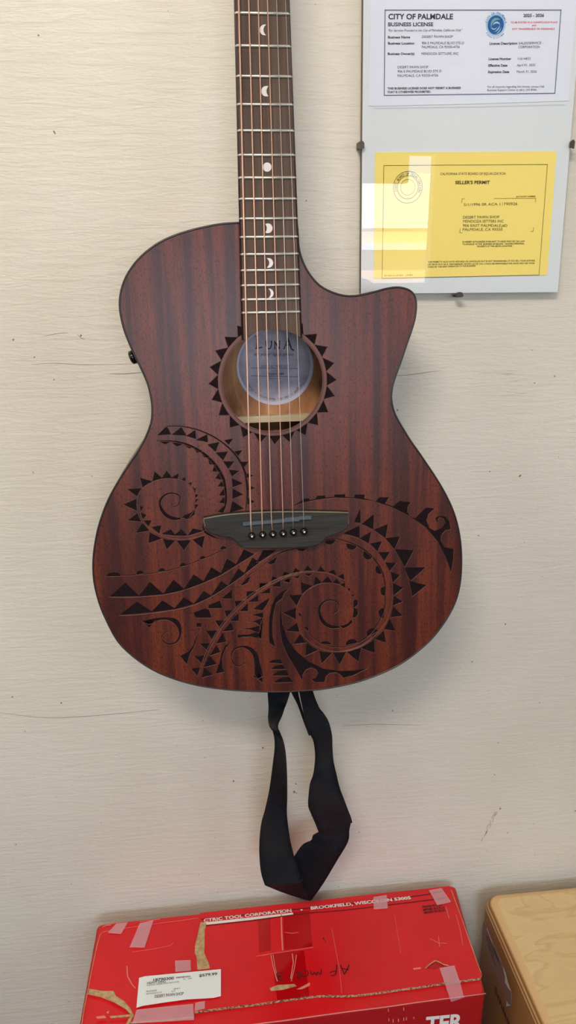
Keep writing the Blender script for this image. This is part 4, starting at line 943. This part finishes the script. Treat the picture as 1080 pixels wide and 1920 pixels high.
# packing tape strips
for pts, dz in (([(256, 1893), (362, 1882), (364, 1912), (248, 1919)], .0050), ([(202, 1749), (218, 1731.5), (240, 1729), (227, 1751)], .0053), ([(243, 1776), (262, 1731), (288, 1725), (271, 1776.5)], .0053), ([(328, 1801), (357, 1800), (358, 1820), (329, 1822)], .0056), ([(700, 1682), (725, 1678), (727, 1703), (701, 1705)], .0060), ([(804, 1669), (828, 1665), (846, 1691), (820, 1697)], .0060), ([(824, 1815), (852, 1810), (863, 1843), (835, 1847)], .0062),
                ([(366, 1880), (384, 1877), (384, 1891), (365, 1895)], .0062)):
    mb = MB(); P = [bf(p[0], p[1], dz) for p in pts]
    for q in P: q.y = min(q.y, -.001)
    mb.slab(P, V((0, 0, -.0003)))
    if pts[0] == (824, 1815):
        a, b = P[3], P[2]; c, d = bz(843, 1871, .0006), bz(869, 1866, .0006); c2 = on_front(846, 1879, .0012); d2 = on_front(871, 1870, .0012)
        mb.add([a, b, d, c], [[0, 1, 2, 3]]); mb.add([c, d, d2, c2], [[0, 1, 2, 3]])
    mb.build('tape_strip', m_tape, rb, BM)
# price label
pl = MB(); LZp = (250, 1800, 6)
lp = lambda x_, y_, dz=.0066: bf(LZp[0]+x_/LZp[2], LZp[1]+y_/LZp[2], dz)
pl.slab([lp(*p) for p in ((65, 200), (130, 183), (560, 142), (985, 103), (985, 405), (900, 425), (600, 442), (350, 476), (100, 515), (35, 535))], V((0, 0, -.0003)))
for s_, a, b, cap, bo_ in (('18790300', (225, 240), (455, 218), .0062, .03), ('$579.99', (740, 190), (945, 168), .0060, .03), ('HEAVY DRILL', (155, 272), (370, 250), .0048, .015), ('1660/MDL SUPER HOLE-SHOOTER', (152, 292), (515, 252), .0030, 0), ('PX   000', (560, 222), (655, 213), .0028, 0),
    ('MILWAUKEE', (145, 363), (265, 350), .0036, 0), ('1854-1', (450, 336), (525, 325), .0036, 0), ('4 P', (430, 362), (470, 358), .0034, 0), ('DETWN246-01219', (145, 391), (320, 371), .0034, 0), ('DESERT PAWN SHOP', (240, 427), (565, 392), .0066, .01)):
    put_text(pl, s_, lp(*a, .0069), lp(*b, .0069), V((0, 0, 1)), cap*.66, 1, bo_)
x_ = 480
random.seed(3)
while x_ < 640:
    ww = random.choice((1.6, 2.6, 4)); yb_ = 207-(x_-480)*.095
    pl.poly([lp(x_, yb_-16, .0069), lp(x_+ww, yb_-16, .0069), lp(x_+ww, yb_, .0069), lp(x_, yb_, .0069)], 1); x_ += ww+random.choice((1.6, 2.6, 3.5))
o = pl.build('price_label', [m_label, newmat('label_print', srgb(70, 74, 78), .6)], rb, BM); o['label'] = 'white printed price label reading $579.99'

# ------------------------------------------------------------------ cajon
CZ = .485; CX = .3895; CYB = -.018
cj = empty('cajon_drum', loc=(CX+.15, -.17, 0)); CM = Matrix.Translation((CX+.15, -.17, 0))
tag(cj, 'pale birch plywood cajon drum with rounded edges standing right of the red carton', 'drum')
W_, D_ = .30, .30
def rrect(x0, x1, y0, y1, r, k=6):
    out = []
    for cx_, cy_, a0 in ((x1-r, y1-r, 0), (x0+r, y1-r, 90), (x0+r, y0+r, 180), (x1-r, y0+r, 270)):
        for j in range(k+1):
            a = math.radians(a0+90*j/k); out.append(V((cx_+r*math.cos(a), cy_+r*math.sin(a), 0)))
    return out
x0c, x1c, y1c, y0c = CX, CX+W_, CYB, CYB-D_
mb = MB(); lev = []
er_ = .015
for j in range(9):
    a = math.radians(90*j/8); lev.append((er_*(1-math.sin(a)), CZ-er_*(1-math.cos(a))))
lev += [(0, CZ-.03), (0, .0)]
vs = []; 
for ins, z_ in lev:
    vs += [V((p.x, p.y, z_)) for p in rrect(x0c+ins, x1c-ins, y0c+ins, y1c-ins, .022-ins*.6)]
nr = 28
mb.add(vs, [[i*nr+j, i*nr+(j+1) % nr, (i+1)*nr+(j+1) % nr, (i+1)*nr+j] for i in range(len(lev)-1) for j in range(nr)], 1, True)
mb.poly(vs[:nr], 0)
zc = (890, 1720, 9.6)
def on_side(x_, y_, off=.0006): return at_x(zc[0]+x_/zc[2], zc[1]+y_/zc[2], CX-off)
a = on_side(355, 1318); b0 = on_side(640, 1960); L_ = (b0-a).length*1.75
a.z = b_z = a.z; bb = V((a.x, a.y-L_, a.z)) 
put_text(mb, 'Schlagwerk', a, bb, V((-1, 0, 0)), .011, 2, .02, up=V((0, 0, 1)))
mb.build('drum_body', [m_birch, m_ply, newmat('dark_brown_lettering', srgb(58, 22, 14), .6)], cj, CM)
mb = MB()
mb.slab([on_side(*p) for p in ((155, 65), (205, 130), (245, 240), (325, 460), (430, 680), (500, 870), (545, 1060), (545, 1170), (600, 1270), (660, 1340), (668, 1400), (650, 1590), (570, 1600), (560, 1500), (510, 1350), (445, 1220), (415, 1130), (370, 1040), (300, 870), (240, 700), (190, 530), (135, 460), (130, 250))], V((.0004, 0, 0)))
mb.poly([on_side(*p, .0009) for p in ((500, 868), (530, 930), (560, 1010), (595, 1150), (630, 1260), (662, 1342), (600, 1270), (548, 1175), (545, 1060))], 1)
mb.poly([on_side(*p, .0009) for p in ((575, 1500), (600, 1560), (650, 1590), (568, 1602))], 1)
for p in (((205, 310), (290, 560), (350, 700)), ((240, 330), (330, 560), (450, 830)), ((300, 650), (340, 760), (378, 855)), ((250, 500), (280, 590), (290, 610)), ((335, 520), (380, 640), (430, 760)), ((220, 180), (245, 250), (320, 455))):
    q = [on_side(*x_, .001) for x_ in p]
    mt = 1 if p[0] == (220, 180) else 2
    for u_, v_ in zip(q, q[1:]): mb.add([u_, v_, v_-V((0, 0, .0022)), u_-V((0, 0, .0022))], [[0, 1, 2, 3]], mt)
o = mb.build('torn_sticker', [m_stick, m_label, newmat('sticker_print', srgb(70, 48, 52), .6)], cj, CM); o['label'] = 'torn greyish paper sticker on the left side'
bpy.context.view_layer.update()
